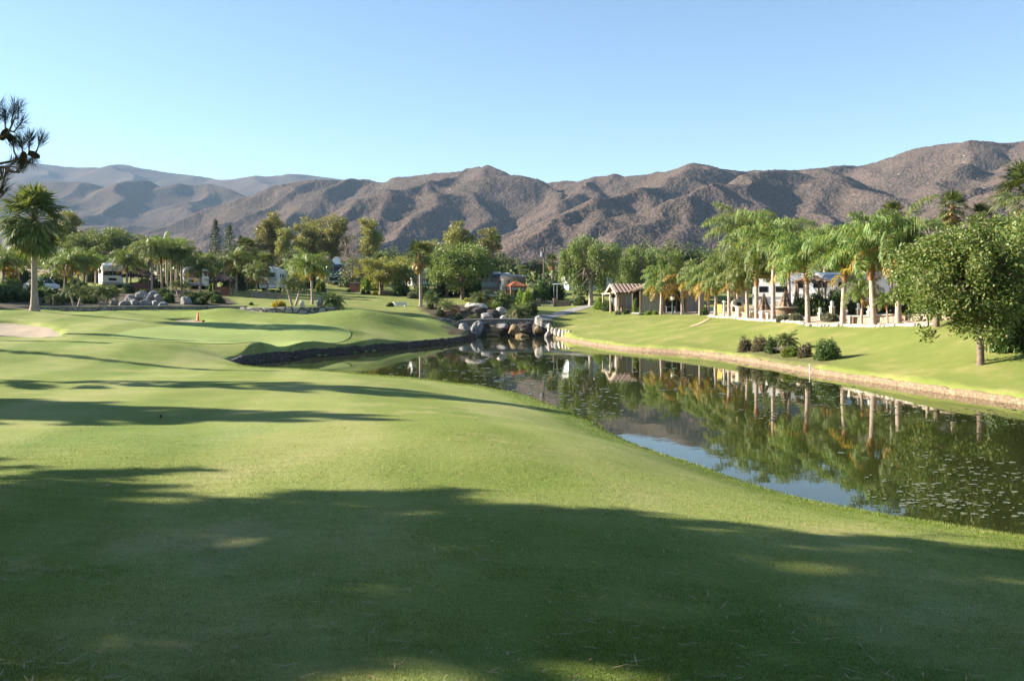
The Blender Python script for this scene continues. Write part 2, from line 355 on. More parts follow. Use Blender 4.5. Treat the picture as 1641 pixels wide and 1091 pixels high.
def ground(x, y):
    x = np.asarray(x, float); y = np.asarray(y, float)
    z = rawground(x, y)
    z = z + .035 * vnoise(x * .35, y * .35, 3) + .015 * vnoise(x * 1.1, y * 1.1, 4)
    s = np.full(x.shape, 50.0); m = (x > -22) & (x < 60) & (y > -12) & (y < 90)
    if m.any(): s[m] = sdf(POND, x[m], y[m])
    s = s + .05 * vnoise(x * 2.2, y * 2.2, 9)
    z = np.where(s < 3, np.maximum(z, .2), z)
    return z * sstep(-.05, .30, s) + (-.9) * (1 - sstep(-.55, .22, s))
def gz(x, y): return float(ground(np.array([x]), np.array([y]))[0])
def on(px, d, dz=0.0):
    x = (px - HX) * d / F; return (x, d, gz(x, d) + dz)

# bunkers, green (plan outlines from the photograph, laid on the ground at their depth)
def outline(pts): return spline([P(*p)[:2] for p in pts], 8, True)
BUNK1 = outline([(-120, 530, 50), (-60, 515, 54), (30, 515, 55.5), (80, 522, 53.5), (106, 532, 49.5), (80, 541, 45.5), (20, 541, 44.5), (-70, 541, 45)])
BUNK2 = outline([(262, 512, 65.5), (300, 508, 67.5), (330, 509, 67), (342, 513, 65), (318, 518, 62.3), (285, 516, 63)])
GREEN = outline([(178, 540, 47.5), (250, 527, 55), (340, 518, 61), (450, 519, 61.5), (545, 524, 59), (560, 530, 56), (520, 540, 52.5), (420, 548, 46.5), (300, 550, 45), (215, 548, 45.5)])
def bunk_dip(x, y): return .45 * (1 - sstep(-.9, .05, sdf(BUNK1, x, y))) + .4 * (1 - sstep(-.9, .05, sdf(BUNK2, x, y)))

# ------------------------------------------------------------------ ground sheet
xs = np.concatenate([-45 - np.geomspace(.4, 6000, 60)[::-1], np.arange(-45, 36, .22), 36 + np.geomspace(.4, 6000, 60)])
ys = np.concatenate([-6 - np.geomspace(.5, 300, 24)[::-1], np.arange(-6, 12, .16), np.arange(12, 96, .22), 96 + np.geomspace(.4, 6000, 70)])
X, Y = np.meshgrid(xs, ys)
Z = ground(X, Y)
core = (X > -46) & (X < 37) & (Y < 97)
Z[core] -= bunk_dip(X[core], Y[core])
g = G(); nx, ny = len(xs), len(ys)
i = (np.arange(ny - 1)[:, None] * nx + np.arange(nx - 1)[None]).ravel()
g.add(np.stack([X, Y, Z], -1).reshape(-1, 3), np.stack([i, i + 1, i + nx + 1, i + nx], 1), 0, True)

def turf_colour(nt, pos):
    big = noise(nt, .09, 4, pos); mid = noise(nt, .6, 5, pos); fine = noise(nt, 14, 5, pos); vfine = noise(nt, 70, 3, pos)
    c = ramp(nt, mid, [(.30, (.150, .188, .042)), (.5, (.182, .212, .054)), (.72, (.232, .240, .082))])
    c = mixc(nt, maprange(nt, big, .35, .65), c, mixc(nt, 1.0, c, (.88, .97, .82), 'MULTIPLY'))
    # mowing bands
    sep = nt.nodes.new('ShaderNodeSeparateXYZ'); nt.links.new(pos, sep.inputs[0])
    wob = math_(nt, 'ADD', math_(nt, 'ADD', sep.outputs[0], math_(nt, 'MULTIPLY', sep.outputs[1], .22)), math_(nt, 'MULTIPLY', big, 3))
    band = math_(nt, 'SINE', math_(nt, 'MULTIPLY', wob, 1.4))
    c = mixc(nt, maprange(nt, band, -.35, .35), c, mixc(nt, 1.0, c, (1.34, 1.22, 1.55), 'MULTIPLY'))
    # worn, straw coloured flecks and patches
    c = mixc(nt, maprange(nt, noise(nt, .42, 6, pos, .7), .60, .74), c, (.33, .29, .13))
    c = mixc(nt, maprange(nt, fine, .62, .8, 0, .6), c, (.34, .31, .15))
    c = mixc(nt, maprange(nt, fine, .25, .42, .55, 0), c, (.10, .14, .03))
    rip = math_(nt, 'SINE', math_(nt, 'MULTIPLY', math_(nt, 'ADD', sep.outputs[1], math_(nt, 'MULTIPLY', noise(nt, .5, 3, pos), 1.2)), 21.0))
    c = mixc(nt, math_(nt, 'MULTIPLY', maprange(nt, rip, -.2, 1, 0, .35), maprange(nt, noise(nt, .3, 3, pos), .42, .6)), c, mixc(nt, 1.0, c, (.72, .82, .75), 'MULTIPLY'))
    c = mixc(nt, maprange(nt, noise(nt, .22, 5, pos, .6), .55, .7, 0, .55), c, mixc(nt, 1.0, c, (.70, .92, 1.05), 'MULTIPLY'))
    return c, big, mid, fine, vfine, sep
def ground_mat():
    m, nt, b = new_mat('turf'); pos = geopos(nt)
    def att(n):
        a = nt.nodes.new('ShaderNodeAttribute'); a.attribute_name = n; return a.outputs['Fac']
    c, big, mid, fine, vfine, sep = turf_colour(nt, pos)
    rough_c = ramp(nt, noise(nt, 3, 6, pos), [(.3, (.105, .155, .030)), (.5, (.15, .20, .042)), (.75, (.24, .25, .075))])
    c = mixc(nt, att('rough'), c, rough_c)
    lawn_c = ramp(nt, noise(nt, .5, 7, pos, .65), [(.3, (.132, .168, .038)), (.5, (.165, .190, .048)), (.72, (.26, .235, .09))])
    c = mixc(nt, att('lawn'), c, lawn_c)
    c = mixc(nt, math_(nt, 'MULTIPLY', att('fringe'), maprange(nt, fine, .3, .6, .4, 1)), c, (.40, .34, .15))
    mul = ramp(nt, noise(nt, 2.5, 7, pos), [(.35, (.05, .04, .026)), (.55, (.10, .075, .05)), (.72, (.06, .08, .03))])
    c = mixc(nt, att('mulch'), c, mul)
    dry = ramp(nt, noise(nt, .12, 7, pos), [(.3, (.16, .13, .07)), (.55, (.26, .20, .13)), (.75, (.32, .25, .18))])
    c = mixc(nt, att('dry'), c, dry)
    pav = ramp(nt, noise(nt, 1.0, 6, pos), [(.3, (.34, .27, .21)), (.7, (.46, .38, .30))])
    c = mixc(nt, att('paved'), c, pav)
    nt.links.new(c, b.inputs['Base Color']); b.inputs['Roughness'].default_value = .95; b.inputs['Specular IOR Level'].default_value = .12
    b.inputs['Sheen Weight'].default_value = .0; b.inputs['Sheen Roughness'].default_value = .5; b.inputs['Sheen Tint'].default_value = (.8, .85, .4, 1)
    h = math_(nt, 'ADD', math_(nt, 'MULTIPLY', fine, .6), math_(nt, 'MULTIPLY', vfine, .5))
    bump(nt, h, .75, .035, b)
    return m
M['turf'] = ground_mat()
gm = g.mesh('ground', [M['turf']])
spond = sdf(POND, X, Y)
def setattr_f(me, name, v):
    a = me.attributes.new(name, 'FLOAT', 'POINT'); a.data.foreach_set('value', np.clip(v, 0, 1).astype(np.float32).ravel())
nbd = np.full(X.shape, 99.0)
for i in range(len(nb) - 1):
    a, b = nb[i], nb[i + 1]; e = b - a
    t = np.clip(((X - a[0]) * e[0] + (Y - a[1]) * e[1]) / (e @ e), 0, 1); nbd = np.minimum(nbd, np.hypot(X - a[0] - t * e[0], Y - a[1] - t * e[1]))
edge_n = .25 * vnoise(X * .8, Y * .8, 21)
roughw = 1 - sstep(1.15, 1.45, nbd + edge_n)
mound = sstep(62, 66, Y) * (1 - sstep(84, 88, Y)) * (X < 0)
roughw = np.maximum(roughw, .75 * mound)
BEDS = [outline([(-200, 456, 128), (60, 456, 126), (200, 456, 122), (300, 460, 114), (345, 466, 104), (372, 478, 92), (365, 489, 83), (250, 490, 80), (100, 490, 79), (-150, 490, 79)]),
        np.array([(-5.2, 71), (-3.6, 75.5), (-1.5, 78.6), (3.0, 78.6), (4.2, 75), (4.9, 76.5), (4.6, 83), (-5, 83), (-6.2, 77)]),
        outline([(672, 490, 96), (760, 480, 97), (840, 490, 95), (850, 500, 89), (800, 505, 85), (730, 505, 85), (690, 505, 86)]),
        outline([(1180, 575, 49), (1250, 575, 47), (1320, 580, 41), (1345, 592, 37.7), (1290, 595, 38.6), (1230, 590, 43), (1190, 580, 47.2)])]
mulch = np.zeros(X.shape); cc = (Y > 30) & (Y < 110) & (np.abs(X) < 80)
for k, bd in enumerate(BEDS): mulch[cc] = np.maximum(mulch[cc], (1 - sstep(-.3, .3, sdf(bd, X[cc], Y[cc]) + .4 * vnoise(X[cc] * 1.3, Y[cc] * 1.3, 8))) * (.55 if k == 3 else 1))
PAT = spline([P(*p)[:2] for p in [(1075, 503, 84), (1137, 506, 72), (1180, 511, 64.5), (1240, 516, 57.3), (1296, 518, 52.3), (1350, 521, 50.2), (1402, 522, 46.8), (1445, 526, 45), (1530, 520, 44), (1640, 500, 48), (1640, 500, 80), (1300, 490, 100), (1040, 495, 96), (1000, 497, 93)]], 6, True)
paved = np.zeros(X.shape); paved[cc] = 1 - sstep(-.15, .15, sdf(PAT, X[cc], Y[cc]))
lawn = sstep(-.2, .3, X - np.interp(Y, [25, 38, 58, 70, 79, 90, 140], [14.5, 12.5, 6.5, 4, 3.4, -2, -30])) * (Y > 20)
lawn = np.maximum(lawn, sstep(82, 86, Y))
dry = sstep(128, 150, Y + 10 * vnoise(X * .05, Y * .05, 2)); dry = np.maximum(dry, sstep(60, 90, np.abs(X)))
fringe = (1 - sstep(.1, .5, nbd + .4 * edge_n)) * (spond > -.3)
for n_, v in (('rough', roughw), ('mulch', mulch), ('paved', paved), ('lawn', lawn), ('dry', dry), ('fringe', fringe)): setattr_f(gm, n_, v)
struct(ob('ground', gm))

# sheets laid on the ground
def patch(name, poly, mat, zf, rings=22):
    c = poly.mean(0); n = len(poly); t = np.linspace(0, 1, rings + 1)[1:]
    pts = c + (poly[None] - c) * t[:, None, None]; pts = np.vstack([c[None], pts.reshape(-1, 2)])
    z = zf(pts[:, 0], pts[:, 1]); gg = G()
    j = np.arange(n); j2 = (j + 1) % n
    V = np.column_stack([pts, z]); gg.add(V, np.stack([np.zeros(n, int), 1 + j, 1 + j2], 1), 0, True)
    q = [np.stack([1 + k * n + j, 1 + (k + 1) * n + j, 1 + (k + 1) * n + j2, 1 + k * n + j2], 1) for k in range(rings - 1)]
    gg.F.append((np.concatenate(q), 0, True))
    return struct(ob(name, gg.mesh(name, [mat])))
for k, bk in enumerate((BUNK1, BUNK2)):
    cen = bk.mean(0)
    patch('sand_bunker', cen + (bk - cen) * 1.01, M['sand'], lambda x, y, bk=bk: ground(x, y) - .16 - .16 * (1 - sstep(-2.2, 0, sdf(bk, x, y))) + .03 * vnoise(x * 1.5, y * 1.5, 5))
def green_mat():
    m, nt, b = new_mat('green_turf'); pos = geopos(nt)
    c = ramp(nt, noise(nt, .25, 5, pos), [(.3, (.205, .265, .075)), (.7, (.245, .295, .095))])
    nt.links.new(mixc(nt, maprange(nt, noise(nt, 9, 4, pos), .5, .8, 0, .35), c, (.30, .33, .12)), b.inputs['Base Color']); b.inputs['Roughness'].default_value = .95; b.inputs['Specular IOR Level'].default_value = .1
    bump(nt, noise(nt, 40, 3, pos), .3, .01, b); return m
patch('putting_green', GREEN, green_mat(), lambda x, y: ground(x, y) + .022, 40)
pth = spline([P(*p)[:2] for p in [(730, 510, 84.6), (800, 512, 84.2), (855, 510, 86), (890, 503, 90), (920, 497, 94), (952, 490, 99), (985, 484, 108), (1010, 480, 120)]], 8)
tg = np.gradient(pth, axis=0); tg /= np.linalg.norm(tg, axis=1)[:, None]; nrm = np.stack([-tg[:, 1], tg[:, 0]], 1)
offs = np.linspace(-.85, .85, 7); Pv = (pth[:, None] + nrm[:, None] * offs[None, :, None]).reshape(-1, 2)
g = G(); k = len(pth); i = (np.arange(k - 1)[:, None] * 7 + np.arange(6)[None]).ravel()
g.add(np.column_stack([Pv, ground(Pv[:, 0], Pv[:, 1]) + .03]), np.stack([i, i + 1, i + 8, i + 7], 1)[:, ::-1], 0, True)
struct(ob('cart_path', g.mesh('cart_path', [M['pathm']])))

# ------------------------------------------------------------------ water
def water_mat():
    m, nt, b = new_mat('pond_water'); pos = geopos(nt)
    b.inputs['Base Color'].default_value = (.022, .027, .008, 1); b.inputs['Roughness'].default_value = .015; b.inputs['IOR'].default_value = 1.33
    n = math_(nt, 'ADD', noise(nt, 1.2, 3, pos), math_(nt, 'MULTIPLY', noise(nt, 7, 2, pos), .12))
    bump(nt, n, .07, .02, b); return m
g = G(); wx = [-20, 60]; wy = [-12, 81]
g.add([(-20, -12, 0), (60, -12, 0), (60, 81, 0), (-20, 81, 0)], [[0, 1, 2, 3]])
struct(ob('pond_water', g.mesh('pond_water', [water_mat()])))

# ------------------------------------------------------------------ hills
def hills(name, ridges, r0, r1, nth, nr, az0, az1, slope, amp, scl, matname, kk, floor):
    th = np.linspace(R(az0), R(az1), nth); rr = np.geomspace(r0, r1, nr)
    T, RR = np.meshgrid(th, rr); X = RR * np.sin(T); Y = RR * np.cos(T)
    wx = X + scl * .16 * fbm(X / scl, Y / scl, 31, 3); wy = Y + scl * .16 * fbm(X / scl, Y / scl, 47, 3)
    h = np.full(X.shape, 0.0); acc = np.zeros(X.shape); base = floor(RR)
    best = np.full(X.shape, -1e9)
    fields = []
    for rd in ridges:
        pts = np.array([P(*p) for p in rd]); f = np.full(X.shape, -1e9)
        for a, b in zip(pts[:-1], pts[1:]):
            e = b[:2] - a[:2]; t = np.clip(((wx - a[0]) * e[0] + (wy - a[1]) * e[1]) / (e @ e), 0, 1)
            d = np.hypot(wx - a[0] - t * e[0], wy - a[1] - t * e[1])
            dd = np.sqrt(d * d + 49) - 7
            f = np.maximum(f, a[2] + t * (b[2] - a[2]) - slope * dd * (1 - .22 * np.clip(dd / 500, 0, 1)))
        fields.append(f)
    fields.append(base)
    mx = np.max(fields, 0)
    h = mx + kk * np.log(sum(np.exp((f - mx) / kk) for f in fields)) - kk * .3
    up = sstep(0, 60, h - base)
    rid = 1 - np.abs(fbm(wx / scl, wy / scl, 60, 2)); rid2 = 1 - np.abs(fbm(wx / (scl * .4), wy / (scl * .4), 71, 2))
    h = h + up * (amp * (rid - .75) + amp * .38 * (rid2 - .75))
    h = h + up * (.7 * fbm(X / 6.5, Y / 6.5, 80, 3) + .6 * np.abs(vnoise(X / 2.6, Y / 2.6, 90)))
    g = G(); i = (np.arange(nr - 1)[:, None] * nth + np.arange(nth - 1)[None]).ravel()
    g.add(np.stack([X, Y, h], -1).reshape(-1, 3), np.stack([i, i + 1, i + nth + 1, i + nth], 1), 0, True)
    return struct(ob(name, g.mesh(name, [M[matname]])))
def hill_mat(name, soil, soil2, bush, bush2):
    m, nt, b = new_mat(name); pos = geopos(nt)
    vo = nt.nodes.new('ShaderNodeTexVoronoi'); vo.inputs['Scale'].default_value = .30; nt.links.new(pos, vo.inputs['Vector']); vo.inputs['Randomness'].default_value = 1
    vo2 = nt.nodes.new('ShaderNodeTexVoronoi'); vo2.inputs['Scale'].default_value = .11; nt.links.new(pos, vo2.inputs['Vector'])
    bn = noise(nt, .008, 6, pos, .6)
    so = ramp(nt, noise(nt, .03, 6, pos), [(.3, soil2), (.7, soil)])
    bu = ramp(nt, noise(nt, .35, 4, pos), [(.3, bush2), (.7, bush)])
    thr = maprange(nt, bn, .3, .7, .34, .62)
    f = math_(nt, 'GREATER_THAN', vo.outputs['Distance'], thr)
    n1 = nt.nodes.new('ShaderNodeMath'); n1.operation = 'SMOOTH_MIN'
    k = maprange(nt, math_(nt, 'SUBTRACT', vo.outputs['Distance'], thr), -.12, .12)
    c = mixc(nt, k, bu, so)
    c = mixc(nt, maprange(nt, vo2.outputs['Distance'], .1, .35, .6, 0), c, bush2)
    rk = nt.nodes.new('ShaderNodeTexVoronoi'); rk.inputs['Scale'].default_value = .045; nt.links.new(pos, rk.inputs['Vector'])
    c = mixc(nt, math_(nt, 'MULTIPLY', math_(nt, 'LESS_THAN', rk.outputs['Distance'], .085), maprange(nt, noise(nt, .01, 3, pos), .5, .6)), c, (.30, .25, .22))
    nt.links.new(c, b.inputs['Base Color']); b.inputs['Roughness'].default_value = 1; b.inputs['Specular IOR Level'].default_value = 0
    bump(nt, math_(nt, 'SUBTRACT', 1.0, vo.outputs['Distance']), .6, 1.6, b)
    return m
M['hill'] = hill_mat('scrub_hillside', (.110, .080, .069), (.090, .065, .056), (.058, .049, .037), (.043, .038, .030))
RIGHT = [[(830, 292, 1720), (900, 288, 1650), (950, 283, 1600), (1000, 279, 1550), (1060, 275, 1500), (1090, 268, 1450), (1125, 260, 1400), (1160, 267, 1420), (1200, 268, 1450), (1300, 266, 1450), (1395, 263, 1450), (1440, 248, 1400), (1500, 231, 1350), (1560, 223, 1300), (1620, 224, 1300), (1720, 206, 1250), (1900, 195, 1200)],
         [(1125, 260, 1400), (1090, 280, 1300), (1010, 305, 1200), (940, 320, 1120), (880, 350, 1000), (830, 385, 900), (795, 412, 840)],
         [(940, 320, 1120), (965, 350, 1000), (935, 390, 880)], [(1010, 305, 1200), (1030, 335, 1080), (1010, 345, 1020)],
         [(950, 283, 1600), (930, 300, 1450), (900, 320, 1350)],
         [(1260, 270, 1320), (1190, 282, 1200), (1120, 302, 1080), (1060, 337, 980), (1000, 372, 880), (945, 402, 810)],
         [(1190, 282, 1200), (1215, 325, 1050), (1180, 370, 930)], [(1120, 302, 1080), (1110, 345, 960), (1080, 385, 870)],
         [(1300, 266, 1380), (1330, 287, 1200), (1400, 312, 1080), (1440, 345, 970), (1420, 385, 880)],
         [(1330, 287, 1200), (1310, 330, 1060), (1330, 370, 930)],
         [(1395, 263, 1440), (1380, 285, 1330), (1450, 300, 1230)],
         [(1560, 223, 1300), (1535, 262, 1150), (1490, 302, 1050), (1468, 345, 940), (1430, 392, 850)],
         [(1535, 262, 1150), (1560, 300, 1020), (1530, 345, 900)],
         [(1660, 240, 1120), (1610, 272, 1000), (1565, 305, 900), (1530, 340, 820), (1500, 385, 760)],
         [(1760, 255, 850), (1641, 288, 800), (1590, 308, 760), (1555, 348, 700), (1530, 400, 660)]]
MIDR = [[(240, 380, 1850), (270, 363, 1900), (330, 339, 1950), (400, 316, 2000), (460, 297, 2000), (510, 287, 2000), (560, 282, 2000), (600, 285, 1950), (650, 278, 1900), (700, 273, 1850), (740, 272, 1800), (765, 267, 1750), (790, 265, 1700), (815, 273, 1650), (840, 289, 1600), (870, 312, 1500), (905, 340, 1350)],
        [(560, 282, 1950), (520, 312, 1800), (470, 342, 1650), (420, 367, 1500), (380, 392, 1380)],
        [(510, 287, 1980), (440, 330, 1820), (380, 352, 1700), (330, 380, 1600)],
        [(740, 272, 1760), (695, 291, 1600), (705, 312, 1480), (660, 348, 1320), (630, 384, 1180), (598, 410, 1080)],
        [(695, 291, 1600), (625, 306, 1500), (560, 318, 1430), (520, 350, 1320), (470, 382, 1210)],
        [(625, 306, 1500), (600, 345, 1340), (560, 385, 1200)], [(790, 265, 1690), (745, 305, 1520), (760, 345, 1370), (740, 385, 1240)]]
LEFT = [[(-150, 300, 3200), (20, 296, 3000), (80, 292, 3000), (125, 289, 3000), (170, 296, 3000), (225, 290, 3000), (255, 300, 3000), (300, 295, 3000), (350, 297, 3000), (400, 311, 2900), (460, 330, 2800)],
        [(225, 290, 3000), (195, 316, 2750), (150, 339, 2550), (95, 350, 2400)], [(125, 289, 3000), (80, 318, 2750), (20, 335, 2600)],
        [(350, 297, 3000), (305, 322, 2750), (330, 345, 2600)], [(-60, 345, 2350), (100, 350, 2300), (200, 357, 2280), (290, 364, 2250), (350, 378, 2200)]]
FAR = [[(-200, 270, 5200), (0, 263, 5000), (55, 260, 4900), (120, 265, 4900), (200, 266, 4800), (260, 272, 4700), (300, 277, 4600), (340, 282, 4600), (370, 286, 4500), (420, 282, 4500), (470, 279, 4500), (500, 277, 4500), (560, 284, 4500), (650, 300, 4500)],
       [(200, 266, 4800), (220, 285, 4200), (150, 300, 3900)], [(420, 282, 4500), (440, 300, 4000), (400, 315, 3800)], [(55, 260, 4900), (60, 285, 4300), (10, 300, 4000)]]
hills('hills', FAR, 3600, 5900, 420, 130, -36, 2, .42, 7, 420, 'hill', 16, lambda r: 40 + (r - 3600) * .05)
hills('hills', LEFT, 2050, 3500, 520, 190, -36, -8, .5, 12, 260, 'hill', 10, lambda r: 25 + (r - 2000) * .04)
hills('hills', MIDR, 950, 2150, 760, 300, -28, 8, .56, 8, 170, 'hill', 6, lambda r: 16 + (r - 1000) * .05)
hills('hills', RIGHT, 560, 1900, 1000, 380, -8, 40, .55, 6.5, 120, 'hill', 5, lambda r: 14 + (r - 560) * .05)

# ------------------------------------------------------------------ plant builders
def unit(v): return v / (np.linalg.norm(v, axis=-1, keepdims=True) + 1e-9)
def rvec(n, r=None): return unit((r or rng).normal(size=(n, 3)))
def blades(g, C, D, S, L, W, m=0):
    """diamond leaf per row: base C, direction D, side S"""
    n = len(C); L = np.broadcast_to(L, (n,))[:, None]; W = np.broadcast_to(W, (n,))[:, None]
    mid = C + D * L * .45
    V = np.stack([C, mid + S * W * .5, C + D * L, mid - S * W * .5], 1).reshape(-1, 3)
    g.add(V, np.arange(n * 4).reshape(n, 4), m)
def strips(g, C, D1, D2, S, L, W, m=0):
    """two-segment leaflet: base C, first half along D1, second along D2"""
    n = len(C); L = np.broadcast_to(L, (n,))[:, None]; W = np.broadcast_to(W, (n,))[:, None]
    b = C + D1 * L * .5; c = b + D2 * L * .5
    V = np.stack([C - S * W * .3, C + S * W * .3, b + S * W * .5, b - S * W * .5, c + S * W * .08, c - S * W * .08], 1).reshape(-1, 3)
    k = np.arange(n)[:, None] * 6
    g.add(V, np.concatenate([k + [0, 1, 2, 3], k + [3, 2, 4, 5]]), m)
def frond(g, o, az, e0, bend, L, nst, ll, lw, r, m=0, m_r=1, droop=.8, plume=.5, start=.12):
    """one feather leaf: arching midrib with drooping leaflets on both sides"""
    t = np.linspace(0, 1, 14); e = e0 - bend * t ** 1.25
    st = L / 13; h = np.concatenate([[0], np.cumsum(np.cos(e[:-1]) * st)]); z = np.concatenate([[0], np.cumsum(np.sin(e[:-1]) * st)])
    tw = r.normal() * .12; azt = az + tw * t
    pts = np.stack([o[0] + h * np.cos(azt), o[1] + h * np.sin(azt), o[2] + z], 1)
    g.tube(pts, np.linspace(.03, .008, 14) * max(L / 3, .35), 4, m_r, False)
    ts = np.repeat(np.linspace(start, .99, nst), 2) + r.normal(size=nst * 2) * .006; ts = np.clip(ts, .05, 1)
    C = np.stack([np.interp(ts, t, pts[:, k]) for k in range(3)], 1)
    ee = np.interp(ts, t, e); T = np.stack([np.cos(ee) * math.cos(az), np.cos(ee) * math.sin(az), np.sin(ee)], 1)
    side = np.tile([1.0, -1.0], nst)[:, None] * np.array([-math.sin(az), math.cos(az), 0])
    N = np.cross(T, side * np.tile([1.0, -1.0], nst)[:, None])
    D1 = unit(side * .85 + T * .55 + N * (r.normal(size=(len(ts), 1)) * plume + .1))
    D2 = unit(D1 * .6 + np.array([0, 0, -1.0]) * (droop + r.random((len(ts), 1)) * .5) + T * .15)
    S = unit(np.cross(D1, N + r.normal(size=(len(ts), 3)) * .3))
    env = np.sin(np.clip(ts * .92 + .10, 0, 1) * math.pi) ** .55
    strips(g, C, D1, D2, S, ll * env * (.85 + .3 * r.random(len(ts))), lw, m)
def trunk_pts(h, r0, r1, lean, seed, ringy=.05, flare=1.35, n=22):
    r = np.random.default_rng(seed); t = np.linspace(0, 1, n)
    a = r.random() * 6.28
    x = lean * t ** 1.6 * math.cos(a) + .02 * r.normal(size=n).cumsum() * .3 * lean; y = lean * t ** 1.6 * math.sin(a)
    rad = (r0 + (r1 - r0) * t) * (1 + ringy * np.where(np.arange(n) % 2, 1, -1)) * (1 + (flare - 1) * np.exp(-t * 9))
    return np.stack([x, y, -.15 + t * (h + .15)], 1), rad
def queen_palm(seed, th, L, n, old=3, dead=0, tr=.15):
    r = np.random.default_rng(seed); g = G(); pts, rad = trunk_pts(th, tr, tr * .78, .12, seed, .045); g.tube(pts, rad, 10, 0)
    top = pts[-1]; g2 = G()
    boot = np.array([[0, 0, -.55], [0, 0, -.25], [0, 0, .15], [0, 0, .6]]) + top; g.tube(boot, [tr * .85, tr * 1.25, tr * 1.1, tr * .4], 9, 1)
    c = G()
    for i in range(n):
        f = i / (n - 1); e0 = R(88) - R(56) * f ** 1.1 + r.normal() * .06; az = i * 2.39996 + r.normal() * .15
        frond(c, top + [0, 0, .25 + .25 * (1 - f)], az, e0, R(108) + R(36) * f + r.normal() * .15, L * (1.0 - .12 * f) * (.9 + .2 * r.random()), 66, L * .225, .048, r, 0, 1, 1.15, .6)
    if old:
        for i in range(old):
            frond(c, top + [0, 0, .05], r.random() * 6.28, R(15) - R(25) * r.random(), R(80), L * .75, 30, L * .18, .05, r, 2, 1, 1.2, .4)
    out = {'trunk': g.mesh('palm_trunk', [M['palm_bark'], M['palm_boot']]), 'crown': c.mesh('palm_crown', [M['queen_leaf'], M['palm_boot'], M['queen_old']])}
    if dead:
        d = G()
        for i in range(dead): frond(d, top + [0, 0, .3], r.random() * 6.28, R(60) * r.random(), R(120), L * .85, 36, L * .2, .055, r, 0, 1, 1.3, .4)
        out['dead_frond'] = d.mesh('dead_frond', [M['queen_old'], M['palm_boot']])
    return out
def fan_leaf(g, o, az, e, pet, rad, r, m=0, m_p=1, nseg=22, droop=.35):
    d = np.array([math.cos(e) * math.cos(az), math.cos(e) * math.sin(az), math.sin(e)]); s = np.array([-math.sin(az), math.cos(az), 0]); nn = np.cross(d, s)
    mid = o + d * pet * .5 + [0, 0, .03]; hub = o + d * pet + [0, 0, -.06 * pet]
    g.tube([o, mid, hub], [.022, .018, .012], 4, m_p, False)
    d2 = unit(d + np.array([0, 0, -.35])); nn = np.cross(d2, s)
    a = np.linspace(-R(118), R(118), nseg) + r.normal(size=nseg) * .03
    roll = r.normal() * .3
    D = np.cos(a)[:, None] * d2 + np.sin(a)[:, None] * (s * math.cos(roll) + nn * math.sin(roll))
    D1 = unit(D + nn * (.22 * np.abs(np.sin(a)))[:, None] + r.normal(size=(nseg, 3)) * .04)
    D2 = unit(D1 + np.array([0, 0, -1.0]) * (droop + .35 * r.random((nseg, 1))))
    S = unit(np.cross(D1, nn[None] + .5 * r.normal(size=(nseg, 3)) * .3))
    ln = rad * (.72 + .28 * np.cos(a * .5)) * (.92 + .16 * r.random(nseg))
    n = nseg; b = hub + D1 * (ln * .55)[:, None]; c = b + D2 * (ln * .45)[:, None]; w = (ln * .55 * (R(236) / nseg))[:, None]
    V = np.stack([np.repeat(hub[None], n, 0), b + S * w * .52, c, b - S * w * .52], 1).reshape(-1, 3)
    g.add(V, np.arange(n * 4).reshape(n, 4), m)
def fan_palm(seed, th, rad, n, dead=14, tr=.2, flare=1.5, mats=('fan_leaf', 'fan_dead'), low=-45):
    r = np.random.default_rng(seed); g = G(); pts, rd = trunk_pts(th, tr, tr * .8, .15, seed, .04, flare); g.tube(pts, rd, 10, 0); top = pts[-1]
    g.tube(np.array([[0, 0, -.5], [0, 0, -.1], [0, 0, .35]]) + top, [tr * 1.0, tr * 1.35, tr * .7], 9, 1)
    c = G()
    for i in range(n):
        f = i / (n - 1); e = R(82) - R(82 - low) * f + r.normal() * .12
        fan_leaf(c, top + [0, 0, .2 * (1 - f)], i * 2.39996 + r.normal() * .2, e, rad * (.62 + .2 * r.random()), rad * (.62 + .12 * r.random()), r, 0, 1, 22, .2 + .4 * f)
    out = {'trunk': g.mesh('fan_palm_trunk', [M['fan_bark'], M['palm_boot']]), 'crown': c.mesh('fan_palm_crown', [M[mats[0]], M['fan_leaf']])}
    if dead:
        d = G()
        for i in range(dead): fan_leaf(d, top + [0, 0, -.1 - .5 * r.random()], r.random() * 6.28, -R(40) - R(40) * r.random(), rad * .45, rad * .55, r, 0, 0, 16, .9)
        out['dead_skirt'] = d.mesh('dead_skirt', [M[mats[1]]])
    return out
def pygmy_palm(seed, stems, th, L, n=22):
    r = np.random.default_rng(seed); g = G(); c = G()
    for k in range(stems):
        a = k * 6.28 / max(stems, 1) + r.random(); ln = .35 * th if stems > 1 else .05; t = np.linspace(0, 1, 8); h = th * (.85 + .3 * r.random())
        pts = np.stack([(ln * t ** .8 + .08) * math.cos(a), (ln * t ** .8 + .08) * math.sin(a), -.1 + t * (h + .1)], 1)
        g.tube(pts, np.linspace(.09, .10, 8) * (1 + .12 * (np.arange(8) % 2)), 8, 0)
        for i in range(n):
            f = i / (n - 1)
            frond(c, pts[-1] + [0, 0, .08], i * 2.4 + r.normal() * .2, R(80) - R(85) * f, R(75) + R(40) * f, L * (.85 + .3 * r.random()), 24, L * .24, .035, r, 0, 0, .35, .35, .2)
    return {'trunk': g.mesh('date_palm_trunk', [M['palm_bark']]), 'crown': c.mesh('date_palm_crown', [M['pygmy_leaf']])}
